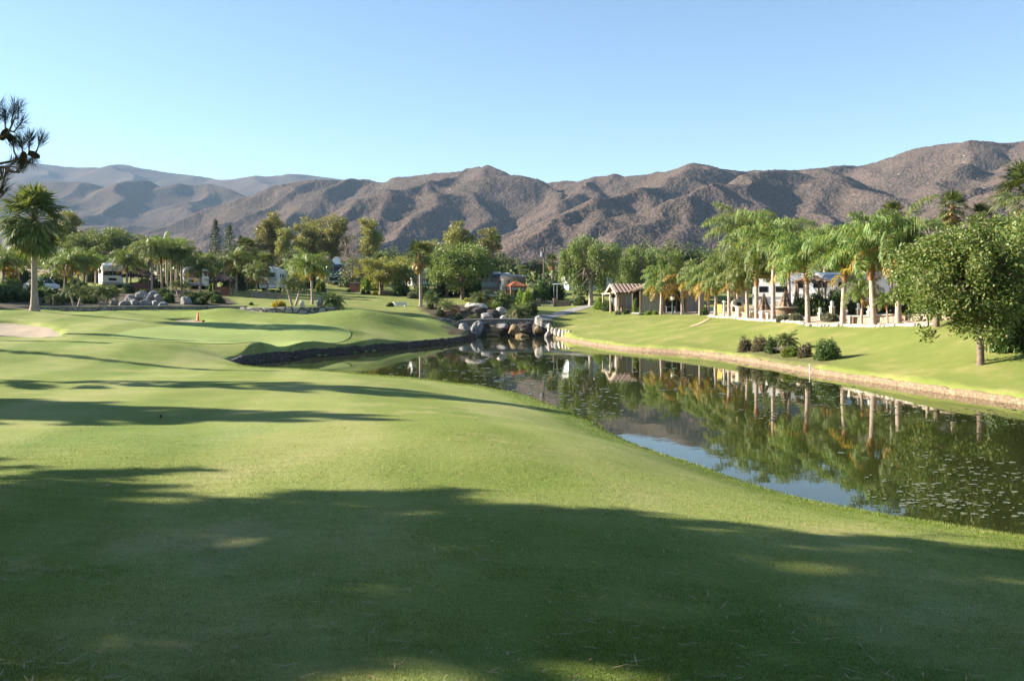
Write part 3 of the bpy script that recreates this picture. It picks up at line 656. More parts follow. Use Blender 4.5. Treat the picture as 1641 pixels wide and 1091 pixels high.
def tree(seed, H, cz, rx, rz, tr, nclump, cr, nleaf, L, W, mat, bark='bark', droop=0.0, strand=0, limbs=6, off=(0, 0), base=.3, stems=1, flat=1.0, lobes=.35, hollow=.5):
    """trunk with limbs to every leaf clump; leaves sit in clumps through an uneven crown"""
    r = np.random.default_rng(seed); g = G(); c = G()
    cen = np.array([off[0], off[1], cz])
    D = rvec(nclump, r); D[:, 2] *= flat
    lob = 1 + lobes * np.sin(3 * np.arctan2(D[:, 1], D[:, 0]) + seed) * np.cos(2.3 * D[:, 2] * 2 + seed * 1.7)
    rad = (hollow + (1 - hollow) * r.random(nclump) ** .6) * lob
    K = cen + D * rad[:, None] * np.array([rx, rx, rz])
    K = K[K[:, 2] > base]
    fork = np.array([off[0] * .25, off[1] * .25, max(base * .9, cz - rz * .75)])
    for s in range(stems):
        a = s * 6.28 / stems; f0 = np.array([.25 * tr * 3 * math.cos(a), .25 * tr * 3 * math.sin(a), 0]) * (stems > 1)
        top = cen + np.array([math.cos(a), math.sin(a), 0]) * rx * .3 * (stems > 1) + [0, 0, rz * .45]
        q = np.array([f0 + [0, 0, -.2], f0 * 1.4 + fork * .5 + [.03, 0, 0], fork + f0 * 2, (fork + f0 * 2 + top) / 2 + r.normal(size=3) * rx * .06, top])
        g.tube(spline(q, 4), np.interp(np.linspace(0, 1, 17), [0, .08, .5, 1], [tr * 1.35, tr, tr * .78, tr * .2]), 8, 0)
    for k in K:
        t = r.random() * .6; st = fork * (1 - t) + (cen + [0, 0, rz * .4]) * t
        md = (st + k) / 2 + np.array([0, 0, .12 * rz]) + r.normal(size=3) * rx * .05
        g.tube(spline([st, md, k], 3), np.linspace(tr * .32, tr * .05, 7), 5, 0, False)
    n = len(K) * nleaf
    ci = np.repeat(np.arange(len(K)), nleaf); cs = (cr * (.7 + .6 * r.random(len(K))))[ci]
    o = rvec(n, r) * (r.random(n) ** .45)[:, None]; o[:, 2] *= .75
    C = K[ci] + o * cs[:, None]
    if strand:
        # hanging strands: leaves strung below each point
        m_ = n // strand; st = C[:m_]; ln = r.random(m_) * .9 + .5
        k = np.arange(strand) / strand
        C = (st[:, None] + np.stack([np.zeros((m_, strand)) + r.normal(size=(m_, 1)) * .10 * k, np.zeros((m_, strand)) + r.normal(size=(m_, 1)) * .10 * k, -k[None] * ln[:, None] * cr * 2.2], -1)).reshape(-1, 3); n = len(C)
        o = rvec(n, r)
    Dv = unit(o * .6 + rvec(n, r) + np.array([0, 0, -droop]))
    S = unit(np.cross(Dv, rvec(n, r)))
    sz = .7 + .6 * r.random(n)
    keep = C[:, 2] > .05
    blades(c, C[keep], Dv[keep], S[keep], (L * sz)[keep], (W * sz)[keep])
    return {'trunk': g.mesh('tree_trunk', [M[bark]]), 'crown': c.mesh('tree_crown', [M[mat]])}
def conifer(seed, H, rx, mat='conifer_leaf', n=70, base=.12, nleaf=60, L=.28):
    r = np.random.default_rng(seed); g = G(); c = G()
    g.tube([[0, 0, -.2], [.02, 0, H * .5], [0, 0, H * .97]], [H * .022, H * .014, .02], 8, 0)
    for i in range(n):
        f = (i + r.random()) / n; z = H * (base + (1 - base) * f); rr = rx * (1 - f) ** .8 * (.75 + .5 * r.random()); az = i * 2.4
        e = np.array([math.cos(az) * rr, math.sin(az) * rr, z - rr * .12]); s = np.array([0, 0, z])
        g.tube([s, (s + e) / 2 + [0, 0, .05], e], [.03, .02, .008], 4, 0, False)
        t = r.random(nleaf) ** .6; C = s + (e - s) * t[:, None] + r.normal(size=(nleaf, 3)) * np.array([.2, .2, .12]) * (.5 + rr * .35)
        Dv = unit((e - s) / (np.linalg.norm(e - s) + 1e-6) * .8 + rvec(nleaf, r)); blades(c, C, Dv, unit(np.cross(Dv, rvec(nleaf, r))), L * (.7 + .6 * r.random(nleaf)), L * .32)
    return {'trunk': g.mesh('conifer_trunk', [M['bark']]), 'crown': c.mesh('conifer_crown', [M[mat]])}
def pine(seed, H, rx, zlo, n=46, needles=260, tr=.2, skirt=1.0):
    """open pine: whorled limbs, each ending in brushes of long needles"""
    r = np.random.default_rng(seed); g = G(); c = G()
    g.tube(spline([[0, 0, -.2], [.1, .05, H * .4], [-.05, .1, H * .75], [0, 0, H]], 5), np.linspace(tr, .04, 16), 9, 0)
    for i in range(n):
        f = (i + r.random() * .6) / n; z = zlo + (H - zlo) * f; rr = rx * (1.02 - f) ** .55 * (.65 + .45 * r.random()); az = i * 2.4 + r.normal() * .3
        s = np.array([0, 0, z]); e = s + [math.cos(az) * rr, math.sin(az) * rr, rr * (.12 + .25 * f)]
        br = spline([s, (s + e) / 2 + [0, 0, -.08 * rr], e], 4); g.tube(br, np.linspace(.055, .018, len(br)), 5, 0, False)
        for k in range(7):
            t = .35 + .65 * (k + r.random()) / 7; b = s + (e - s) * t; a2 = az + (k % 2 * 2 - 1) * R(50) * r.random(); l2 = .5 * rr * (1.15 - t) + .25
            tip = b + [math.cos(a2) * l2, math.sin(a2) * l2, .18 + .25 * r.random()]; g.tube([b, tip], [.018, .01], 4, 0, False)
            m_ = needles // 7 * 2; q = r.random(m_); C = b + (tip - b) * (.35 + .65 * q)[:, None]; dd = unit(tip - b)
            Dv = unit(dd * .55 + rvec(m_, r) * .9 + [0, 0, .25]); blades(c, C, Dv, unit(np.cross(Dv, rvec(m_, r))), .20 * (.8 + .4 * r.random(m_)), .042)
    return {'trunk': g.mesh('pine_trunk', [M['bark']]), 'crown': c.mesh('pine_crown', [M['pine_needle']])}
def shrub(seed, rx, rz, nclump, nleaf, L, W, mat, cr=.35, bottom=.0, up=0.0):
    """low leafy shrub: (foliage mesh, stem mesh)"""
    r = np.random.default_rng(seed); c = G(); g = G()
    D = rvec(nclump, r); D[:, 2] = np.abs(D[:, 2]); q = .55 + .45 * r.random(nclump)
    K = D * q[:, None] * np.array([rx * .8, rx * .8, rz * .85]) + [0, 0, bottom]
    for k in K[::2]: g.tube([[k[0] * .12, k[1] * .12, -.08], [k[0] * .6, k[1] * .6, k[2] * .55 + .02], k], [.02, .014, .006], 4, 0, False)
    n = nclump * nleaf; ci = np.repeat(np.arange(nclump), nleaf); o = rvec(n, r) * (r.random(n) ** .45)[:, None]
    C = K[ci] + o * np.array([rx, rx, rz]) * cr; C[:, 2] = np.maximum(C[:, 2], .02)
    Dv = unit(o * .8 + rvec(n, r) * .9 + [0, 0, up]); s = .7 + .6 * r.random(n)
    blades(c, C, Dv, unit(np.cross(Dv, rvec(n, r))), L * s, W * s)
    return {'foliage': c.mesh('shrub_foliage', [M[mat]]), 'stem': g.mesh('shrub_stem', [M['bark']])}
def grass_clump(seed, n, L, W, mat, sp=.18, curve=1.0):
    r = np.random.default_rng(seed); g = G(); a = r.random(n) * 6.28; rr = sp * np.sqrt(r.random(n))
    C = np.stack([rr * np.cos(a), rr * np.sin(a), np.zeros(n)], 1); out = np.stack([np.cos(a), np.sin(a), np.zeros(n)], 1)
    D1 = unit(out * (.15 + .5 * r.random((n, 1))) + [0, 0, 1]); D2 = unit(out * curve + [0, 0, .2 - .5 * curve * r.random()])
    strips(g, C, D1, D2, unit(np.cross(D1, out + rvec(n, r) * .3)), L * (.6 + .5 * r.random(n)), W)
    return {'foliage': g.mesh('grass_blades', [M[mat]])}
def put(proto, name, label, cat, loc, group=None, rz=None, sc=1.0):
    t = thing(name, label, cat, loc, random.random() * 6.28 if rz is None else rz, group, sc)
    for pn, me in proto.items(): ob(pn, me, t)
    return t
def H_of(py0, py1, d): return (py0 - py1) * d / F

# ------------------------------------------------------------------ walls along the water and the green
def wall_along(name, pts, zb, zt, th, mat, label, cat, jit=.0, cap=None, caph=.08, side=1.0, group=None, seed=0):
    p = np.asarray(pts, float); k = len(p); t = np.gradient(p, axis=0); t = t / np.linalg.norm(t, axis=1)[:, None]; nr = np.stack([-t[:, 1], t[:, 0]], 1) * side
    r = np.random.default_rng(seed + 3)
    zb = np.broadcast_to(np.asarray(zb, float), (k,)); zt = np.broadcast_to(np.asarray(zt, float), (k,)).copy()
    j = r.normal(size=(k, 3)) * jit
    A = np.column_stack([p + nr * j[:, :1], zb]); A1 = np.column_stack([p + nr * (j[:, :1] + j[:, 1:2] * .8 - .01), (zb + zt) / 2]); B = np.column_stack([p + nr * (j[:, 1:2] + .02), zt - .05 + j[:, 2]]); B2 = np.column_stack([p + nr * .08, zt + j[:, 2]]); C = np.column_stack([p + nr * th, zt + j[:, 2] * .6]); D = np.column_stack([p + nr * (th + .02), zb])
    V = np.stack([A, A1, B, B2, C, D], 1).reshape(-1, 3); i = np.arange(k - 1)[:, None] * 6; q = np.arange(5)[None]
    g = G(); g.add(V, np.stack([i + q, i + 6 + q, i + 7 + q, i + 1 + q], -1).reshape(-1, 4)[:, ::-1] if side > 0 else np.stack([i + q, i + 6 + q, i + 7 + q, i + 1 + q], -1).reshape(-1, 4), 0, False)
    for e, rev in ((0, 0), (k - 1, 1)):
        f = V[e * 6:e * 6 + 6]; g.add(f, [[0, 1, 4, 5], [1, 2, 3, 4]])
    if cap is not None:
        o = thing(name, label, cat, (p[:, 0].mean(), p[:, 1].mean(), 0), 0, group); c = np.array([p[:, 0].mean(), p[:, 1].mean(), 0])
        for n_, gg, m_ in (('stone_face', g, mat),):
            gg.V = [v - c for v in gg.V]; ob(n_, gg.mesh(n_, [m_]), o)
        gc = G(); P0 = np.column_stack([p - nr * .06, zt + .01]); P1 = np.column_stack([p - nr * .06, zt + caph]); P2 = np.column_stack([p + nr * (th + .06), zt + caph]); P3 = np.column_stack([p + nr * (th + .06), zt + .01])
        V = np.stack([P0, P1, P2, P3], 1).reshape(-1, 3) - c; i = np.arange(k - 1)[:, None] * 4; q = np.arange(3)[None]
        gc.add(V, np.stack([i + q, i + 4 + q, i + 5 + q, i + 1 + q], -1).reshape(-1, 4)); ob('coping', gc.mesh('coping', [cap]), o)
        return o
    return tag(ob(name, g.mesh(name, [mat])), label, cat, group)
def resample(p, step):
    p = np.asarray(p, float); s = np.concatenate([[0], np.cumsum(np.linalg.norm(np.diff(p, axis=0), axis=1))]); n = max(2, int(s[-1] / step)); u = np.linspace(0, s[-1], n)
    return np.stack([np.interp(u, s, p[:, 0]), np.interp(u, s, p[:, 1])], 1)
wall_along('bank_edging', resample(np.vstack([[(3.85, 76), (4.35, 72.5)], fb]), .35), -.4, .20, .28, M['edging'], 'low tan stone edging wall along the far bank of the pond', 'edging', .02, side=1.0)
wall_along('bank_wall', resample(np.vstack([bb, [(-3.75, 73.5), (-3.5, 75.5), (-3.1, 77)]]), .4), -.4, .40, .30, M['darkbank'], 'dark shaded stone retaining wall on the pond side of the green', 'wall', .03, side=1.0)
def pxline(l): return np.array([P(*q)[:2] for q in l]), np.array([P(*q)[2] for q in l])
def stone_wall(l, drop, label, mat='fieldstone', cap=None):
    xy, zt = pxline(l); s = np.concatenate([[0], np.cumsum(np.linalg.norm(np.diff(xy, axis=0), axis=1))]); rp = resample(xy, .5); u = np.linspace(0, s[-1], len(rp))
    return wall_along('retaining_wall', rp, np.interp(u, s, zt) - drop, np.interp(u, s, zt), .35, M[mat], label, 'wall', .02, cap=cap, side=1.0)
stone_wall([(-60, 493, 79), (60, 492, 78.5), (150, 492, 78.5), (250, 491, 79), (330, 491, 80), (395, 491, 80.5)], .9, 'long grey stone wall with a pale cap behind the green and bunkers', 'rubble', cap=M['concrete'])
stone_wall([(384, 492.5, 80), (420, 492.5, 79), (460, 492.5, 78.6), (500, 492.5, 79), (540, 492.5, 80.2)], 1.4, 'pale cut stone wall with black joints below the round golden shrub')
stone_wall([(600, 500, 83), (625, 505, 82.6), (655, 508, 82.6), (690, 510, 83), (722, 511, 83.6)], 1.0, 'grey stone wall running down to the waterfall boulders')
# bridge over the cascade
xy, zt = pxline([(722, 523, 82.4), (738, 514, 82.8), (760, 512.5, 83), (800, 512, 83.2), (850, 512.5, 83.4), (885, 514, 83.8)])
o = thing('stone_bridge', 'low cobbled stone bridge parapet above the waterfall', 'bridge', (0, 83, 0))
rp = resample(xy, .3); u = np.linspace(0, 1, len(rp)); zz = np.interp(rp[:, 0], xy[:, 0], zt)
g = G(); q = []
for (a, za), (b, zb2) in zip(zip(rp[:-1], zz[:-1]), zip(rp[1:], zz[1:])):
    arch = 0.0
    xm = (a[0] + b[0]) / 2; lo = -.2
    for yy in (0, .38):
        pass
    V = [(a[0], a[1] - 83, lo), (b[0], b[1] - 83, lo), (b[0], b[1] - 83, zb2), (a[0], a[1] - 83, za), (a[0], a[1] - 82.6, lo), (b[0], b[1] - 82.6, lo), (b[0], b[1] - 82.6, zb2), (a[0], a[1] - 82.6, za)]
    g.add(V, [[0, 1, 2, 3], [3, 2, 6, 7], [5, 4, 7, 6], [1, 0, 4, 5]])
ob('parapet', g.mesh('parapet', [M['cobble']]), o)
g = G()
for (a, za), (b, zb2) in zip(zip(rp[:-1], zz[:-1]), zip(rp[1:], zz[1:])):
    V = [(a[0], a[1] - 83.05, za + .01), (b[0], b[1] - 83.05, zb2 + .01), (b[0], b[1] - 83.05, zb2 + .10), (a[0], a[1] - 83.05, za + .10), (a[0], a[1] - 82.55, za + .01), (b[0], b[1] - 82.55, zb2 + .01), (b[0], b[1] - 82.55, zb2 + .10), (a[0], a[1] - 82.55, za + .10)]
    g.add(V, [[0, 1, 2, 3], [3, 2, 6, 7], [5, 4, 7, 6]])
ob('coping', g.mesh('coping', [M['concrete']]), o)

# ------------------------------------------------------------------ rocks
def rock_mesh(seed, mat, cuts=9, n=14, sub=.16):
    r = np.random.default_rng(seed); u = np.linspace(-1, 1, n); A, B = np.meshgrid(u, u); g = G(); Vs = []
    for ax in range(3):
        for sg in (-1, 1):
            Q = np.zeros((n * n, 3)); Q[:, ax] = sg; Q[:, (ax + 1) % 3] = A.ravel() * sg; Q[:, (ax + 2) % 3] = B.ravel(); Vs.append(unit(Q))
    V = np.concatenate(Vs); D = V.copy()
    for k in range(cuts):
        nn = rvec(1, r)[0]; nn[2] = abs(nn[2]) * .6 - .1; d = .38 + .34 * r.random(); over = np.maximum(0, V @ nn - d); V = V - over[:, None] * nn * .985
    V = V * (1 + .09 * (fbm(D[:, 0] * 2 + seed, D[:, 1] * 2 + D[:, 2] * 1.3, seed, 4))[:, None])
    for f in range(6):
        i = (np.arange(n - 1)[:, None] * n + np.arange(n - 1)[None]).ravel() + f * n * n
        g.F.append((np.stack([i, i + 1, i + n + 1, i + n], 1), 0, False))
    g.V = [V]; g.n = len(V); return g.mesh('rock', [M[mat]])
ROCKS = {}
def rock(px, pyb, d, wpx, hpx, mat, label, group=None, dep=None, sink=.12, name='boulder', tilt=0.0):
    k = mat + str(random.randint(0, 3))
    if k not in ROCKS: ROCKS[k] = rock_mesh(hash_seed(k), mat)
    x = (px - HX) * d / F; zb = EYE - (pyb - HY) * d / F; wd, h = wpx * d / F, hpx * d / F
    o = ob(name, ROCKS[k], None, (x, d, zb + h * .5 - sink * h), random.uniform(-.5, .5)); o.scale = (wd * .66, (dep or wd * .5), h * .66)
    o.rotation_euler = (random.uniform(-.15, .15), tilt + random.uniform(-.1, .1), random.uniform(-.5, .5))
    return tag(o, label, 'boulder', group)
def hash_seed(k): return sum(ord(c) * (i + 3) for i, c in enumerate(k)) % 9973
GF = 'boulders of the waterfall'
rock(741.5, 537, 79.8, 21, 18, 'rock_grey', 'large grey faceted boulder left of the waterfall', GF, tilt=.2)
rock(765, 535, 80.4, 19, 20, 'rock_grey', 'tall pale grey boulder touching the left side of the waterfall', GF, tilt=.2)
rock(746, 543, 78.4, 36, 9, 'rock_grey', 'long flat grey slab at the waterline left of the waterfall', GF, 1.0)
rock(754, 533, 80.8, 9, 9, 'rock_white', 'small white boulder between the two large grey boulders', GF)
rock(722, 542, 77.6, 8, 6, 'rock_white', 'smallest pale stone at the far left end of the waterfall boulders', GF)
rock(760, 541, 79.4, 12, 9, 'rock_grey', 'small grey boulder at the waterline under the tall pale boulder', GF)
rock(730, 541, 78.6, 11, 8, 'rock_grey', 'low grey stone where the dark bank wall meets the waterfall', GF)
rock(773, 541, 80.8, 23, 24, 'rock_dark', 'black boulder with shade put into its colour behind the left edge of the waterfall', GF)  # near-black colour stands in for the shade at this spot
rock(788, 535, 81.2, 22, 13, 'rock_tan', 'brown ledge stone at the top left of the waterfall', GF)
rock(790, 540, 80.3, 21, 6, 'rock_tan', 'flat brown stone at the waterline below the waterfall ledge', GF)
rock(805, 541, 81.8, 26, 22, 'rock_dark', 'dark stone between the brown ledges of the waterfall', GF)  # stone in the shared near-black rock colour
rock(807, 525.5, 81.0, 18, 7, 'rock_grey', 'grey capstone on top of the waterfall', GF)
rock(824, 535, 80.6, 19, 15, 'rock_tan', 'rounded mossy tan boulder in the middle of the waterfall', GF)
rock(836, 541, 80, 17, 7, 'rock_tan', 'low tan stone at the waterline below the rounded mossy boulder', GF)
rock(843, 541, 81.6, 31, 24, 'rock_dark', 'broad dark stone right of the rounded mossy boulder', GF)
rock(826, 541, 81.9, 31, 19, 'rock_dark', 'dark stone under the rounded mossy boulder', GF)
rock(790, 541, 82.0, 34, 20, 'rock_dark', 'dark stone behind the brown ledge stone', GF)
rock(867, 541, 81.0, 31, 24, 'rock_dark', 'dark stone at the right end of the waterfall under the white pointed rock', GF)
rock(862, 532, 80.2, 14, 10, 'rock_tan', 'small brown stone set high at the right of the waterfall', GF)
rock(864, 523, 80.6, 12, 17, 'rock_white', 'white pointed rock standing on the right end of the waterfall', GF, tilt=-.1)
rock(874, 524.5, 80.4, 9, 7, 'rock_white', 'low white rock leaning on the white pointed rock', GF)
rock(880, 531, 79, 7, 13, 'rock_white', 'narrow upright white rock at the right corner of the pond end', GF)
rock(885, 533, 78, 6, 9, 'rock_white', 'small white rock beside the narrow upright white rock', GF)
rock(879, 541, 78.6, 12, 11, 'rock_grey', 'grey stone at the waterline at the right corner of the pond end', GF)
for px, py, lab in ((891.5, 536, 'first'), (897, 537.5, 'second'), (902.5, 538.5, 'third'), (907.5, 539, 'fourth'), (912.5, 540, 'last')):
    rock(px, py, 75.5 - (px - 892) * .12, 8, 10, 'rock_white', f'{lab} white rock from the waterfall in the short row on the right bank', 'row of white rocks on the right bank')
GU = 'boulders of the upper cascade'
rock(770, 511, 88, 32, 18, 'rock_dark', 'large black boulder in the middle of the upper cascade', GU)
rock(746, 506, 90, 28, 13, 'rock_dark', 'flat dark boulder at the left of the upper cascade', GU)
rock(790, 511, 87.5, 22, 15, 'rock_dark', 'rounded dark boulder beside the big drooping palm clump', GU)
rock(767, 494.5, 90, 36, 8, 'rock_white', 'long white capstone on the upper cascade', GU, 1.2)
rock(752, 493, 90.5, 16, 8, 'rock_white', 'small white stone at the left end of the long capstone', GU)
rock(801, 503, 88.5, 17, 11, 'rock_white', 'cream boulder right of the upper cascade', GU)
rock(730, 504, 89, 16, 15, 'rock_red', 'reddish brown boulder at the left of the upper cascade', GU)
rock(712, 508, 87.5, 28, 10, 'rock_red', 'low red earth coloured stone above the grey wall', GU)
rock(778, 512, 86.5, 22, 10, 'rock_grey', 'low grey stone at the foot of the upper cascade', GU)
rock(826, 511, 86, 12, 14, 'rock_tan', 'upright tan stone under the big drooping palm clump', GU)
rock(808, 511.5, 85.5, 14, 6, 'rock_white', 'small flat white stone right above the bridge', GU)
GL = 'grey boulders of the bank below the left palms'
for k, (px, py, wq, hq, lab) in enumerate(((184, 489, 16, 11, 'leftmost low'), (200, 490, 20, 9, 'flat front'), (215, 490, 18, 12, 'second front'), (232, 490, 20, 11, 'broad front'), (249, 490, 20, 10, 'right front'), (261, 491, 18, 8, 'rightmost flat'),
        (207, 482, 18, 11, 'upper left'), (222, 480, 20, 13, 'bluish upper'), (238, 481, 18, 12, 'upper middle'), (252, 481, 18, 11, 'upper right dark'), (246, 474, 18, 9, 'topmost'), (228, 473, 14, 8, 'small topmost'))):
    rock(px, py, 82 + (490 - py) * .22, wq * .82, hq * .85, 'rock_grey', f'{lab} grey boulder of the rock bank below the left palm cluster', GL)
rock(296, 489, 83, 18, 13, 'rock_grey', 'lone pale grey boulder between the dark shrubs right of the rock bank', None)
rock(483.5, 491, 81.5, 9, 9, 'rock_white', 'small round pale stone on the wall left of the queen palm', None)
rock(512, 490.5, 82, 11, 12, 'rock_grey', 'grey stone on the wall beside the bushy date palm', None)
rock(325, 515.5, 64.4, 4, 3, 'rock_dark', 'small dark stone lying in the sand of the far bunker', None, name='stone')

# ------------------------------------------------------------------ palms
Q = [queen_palm(11, 4.2, 3.7, 21, 1, 0, .15), queen_palm(12, 2.9, 3.5, 20, 1, 0, .15), queen_palm(13, 2.4, 3.0, 18, 7, 3, .15), queen_palm(14, 3.0, 3.4, 19, 2, 1, .145), queen_palm(15, 2.6, 3.2, 20, 1, 0, .15)]
QH = [4.2, 2.9, 2.4, 3.0, 2.6]
def qp(px, py, d, ctop, k, label, group='queen palms on the right bank', rz=None):
    x, y, z = on(px, d); zt = EYE - (ctop - HY) * d / F
    s = min(max((zt - z) / QH[k], .3), 1.7)
    return put(Q[k], 'queen_palm', label, 'palm', (x, y, z), group, rz, s)
qp(1059, 503, 83, 463, 2, 'queen palm with hanging yellow fronds at the corner of the thatched gazebo')
qp(1093.5, 503, 80, 458, 2, 'queen palm with golden dead fronds in front of the open gazebo bay')
qp(1121, 504, 76, 460, 3, 'queen palm just right of the green lamp post')
qp(1135, 501, 82, 466, 4, 'short shaded queen palm behind the yellow patio chair')
qp(1146, 508, 70, 461, 2, 'queen palm with yellow lower fronds at the left end of the patio')
qp(1168, 510, 66, 457, 4, 'queen palm with orange old fronds beside the patio chairs')
qp(1177, 504, 74, 462, 1, 'queen palm behind the white umbrella pole on the patio')
qp(1182.5, 505, 73, 460, 4, 'thin queen palm beside the cream barbecue on the patio')
qp(1190, 505, 80, 398, 0, 'tallest queen palm at the left, crown against the brown hill')
qp(1197.5, 511, 63, 455, 1, 'queen palm left of the first closed umbrella, thicker of the close pair')
qp(1212, 512, 61, 446, 1, 'queen palm right of the close pair beside the first closed umbrella')
qp(1238.6, 514, 58, 411, 0, 'tall queen palm with the thick brown boot between the two closed umbrellas')
qp(1265, 508, 68, 425, 0, 'queen palm behind the second closed umbrella')
qp(1294, 517, 53, 440, 1, 'queen palm with reddish trunk in front of the dark hedge')
qp(1350, 519, 51, 438, 1, 'queen palm with forked boot in front of the grey awning')
qp(1399.5, 520, 47.5, 430, 4, 'queen palm with straight pink trunk at the low patio wall')
qp(1439, 523, 46, 420, 3, 'queen palm with bright crown beside the big broadleaf trees')
qp(1380, 520, 49, 482, 4, 'small young queen palm left of the straight pink trunk')
qp(1422, 521, 47, 492, 4, 'smallest thin young queen palm right of the straight pink trunk')
qp(1486, 527, 42, 478, 4, 'queen palm trunk under the left broadleaf tree')
qp(1322, 505, 88, 410, 0, 'queen palm behind the long white trailer, crown above the awning')
qp(1420, 505, 86, 408, 0, 'queen palm rising behind the right end of the long white trailer')
GLP = 'queen palms behind the green on the left'
qp(203, 470, 104, 430, 3, 'queen palm in front of the thatched hut by the left motorhome', GLP)
for px, py, d, ct, k, lab in ((243, 465, 104, 414, 0, 'front left palm of the tall left cluster'), (252, 463, 112, 412, 0, 'second palm of the tall left cluster'), (259, 463, 108, 416, 0, 'third palm of the tall left cluster, reddish trunk'), (267, 463, 113, 410, 0, 'middle palm of the tall left cluster, highest crown'),
        (274, 463, 109, 415, 0, 'fifth palm of the tall left cluster'), (281, 463, 114, 414, 0, 'sixth palm of the tall left cluster'), (290, 464, 108, 420, 0, 'rightmost palm of the tall left cluster beside the white motorhome'),
        (103, 463, 106, 436, 3, 'yellowish queen palm nearest the big fan palm trunk'), (115, 464, 103, 432, 2, 'low yellow queen palm left of the silver motorhome'), (124, 464, 105, 430, 3, 'green queen palm left of the silver motorhome'), (138, 463, 110, 428, 3, 'queen palm touching the left side of the silver motorhome'), (152, 460, 116, 430, 3, 'queen palm behind the silver motorhome'),
        (30, 462, 104, 425, 3, 'queen palm half hidden behind the big fan palm'), (5, 462, 100, 432, 2, 'yellow queen palm at the left edge behind the pine branch'), (85, 458, 120, 428, 3, 'far queen palm just right of the big fan palm trunk'),
        (378, 463, 108, 432, 2, 'short queen palm right of the dark thatched palapa'), (410, 470, 103, 447, 2, 'short yellow queen palm with a thin trunk on the striped lawn'), (320, 462, 104, 437, 2, 'short queen palm in front of the white motorhome window')):
    qp(px, py, d, ct, k, 'queen palm: ' + lab if 'palm' not in lab else lab, GLP)
qp(500, 490, 86, 442, 3, 'slender queen palm standing alone above the cut stone wall', GLP)
qp(487, 466, 118, 437, 2, 'yellow green queen palm behind the lone slender palm', GLP)
qp(470, 466, 125, 438, 2, 'queen palm between the trailer rear and the lone slender palm', GLP)
qp(700, 478, 122, 445, 2, 'yellow queen palm between the lone fan palm and the broad tree', GLP)
qp(652, 478, 120, 448, 2, 'low yellow queen palm left of the lone fan palm', GLP)

FP_big = fan_palm(21, 6.2, 1.95, 84, 16, .21, 2.0, low=-68)
FP_mid = fan_palm(22, 5.0, 1.35, 30, 8, .17, 1.3, low=-25)
FP_old = fan_palm(23, 5.5, 1.5, 36, 26, .22, 1.3, low=-40)
FP_sky = fan_palm(24, 7.6, 1.05, 30, 18, .17, 1.2, low=-35)
def fp(proto, hgt, px, py, d, ctop, label, group='fan palms'):
    x, y, z = on(px, d); s = (EYE - (ctop - HY) * d / F - z) / hgt
    return put(proto, 'fan_palm', label, 'palm', (x, y, z), group, None, s)
fp(FP_big, 6.2, 55, 498, 62, 356, 'big dense fan palm with pale flared trunk at the left edge of the green')
fp(FP_mid, 5.0, 674, 485, 94, 412, 'lone fan palm with bare thin trunk on the lawn behind the waterfall')
fp(FP_old, 5.5, 394, 466, 112, 402, 'fan palm with yellow dead skirt behind the striped lawn')
fp(FP_mid, 5.0, 428, 467, 106, 422, 'wide fan palm with dark trunk in front of the trailer rear')
fp(FP_mid, 5.0, 322, 462, 128, 418, 'short fan palm above the white motorhome roof')
fp(FP_sky, 7.6, 1527, 512, 60, 336, 'highest fan palm on the right with brown trunk against the hill')
fp(FP_sky, 7.6, 1577, 512, 60, 352, 'fan palm right of the highest one, above the broadleaf tree')
fp(FP_sky, 7.6, 1428, 510, 66, 349, 'fan palm with thick dead skirt rising behind the queen palms')
fp(FP_mid, 5.0, 1655, 520, 50, 318, 'fan palm at the right edge, only frond tips showing')
fp(FP_sky, 7.6, 793, 468, 150, 388, 'distant fan palm with reddish trunk behind the black motorhome')
fp(FP_mid, 5.0, 838, 470, 140, 434, 'short distant fan palm left of the utility pole')
fp(FP_mid, 5.0, 885, 472, 140, 421, 'distant fan palm right of the utility pole')
fp(FP_sky, 7.6, 748, 470, 150, 392, 'distant fan palm whose top shows over the broad dark tree')
fp(FP_mid, 5.0, 608, 470, 150, 418, 'small distant fan palm behind the yellow green round tree')
DP = [pygmy_palm(31, 3, 1.5, 1.25), pygmy_palm(32, 2, 1.6, 1.2), pygmy_palm(33, 1, .55, 1.35, 34), pygmy_palm(34, 3, .5, 1.5, 26), pygmy_palm(35, 1, .35, .85, 26)]
def dp(k, px, d, sc, label): return put(DP[k], 'date_palm', label, 'palm', on(px, d), 'small date palms', None, sc)
dp(0, 165, 80, 1.0, 'three stemmed small date palm in front of the grey rock bank')
dp(1, 121, 80, .85, 'two stemmed small date palm left of the three stemmed one')
dp(1, 470, 83.5, 1.1, 'two stemmed small date palm on the cut stone wall beside the golden shrub')
dp(3, 533, 82.5, .95, 'bushy low date palm at the right end of the cut stone wall')
dp(2, 695, 91, 1.0, 'upright small date palm at the left of the upper cascade')
dp(2, 714, 88.5, .85, 'low pale spreading date palm above the grey wall')
dp(3, 770, 91.5, 1.05, 'round headed date palm behind the white capstone')
dp(3, 808, 91, 1.15, 'date palm left of the big drooping clump in front of the black motorhome')
dp(3, 833, 86.5, 1.0, 'big drooping date palm clump beside the bridge')
dp(2, 757, 86.3, .55, 'tiny date palm at the foot of the upper cascade')
dp(4, 1256, 45.2, 1.0, 'small grey green sago palm among the bank shrubs')
dp(2, 83, 81, .8, 'single small date palm in the dark bed right of the big fan palm')
dp(2, 20, 84, 1.1, 'small date palm in shade left of the big fan palm')
dp(1, 288, 92, .8, 'thin two stemmed date palm right of the tall left cluster')

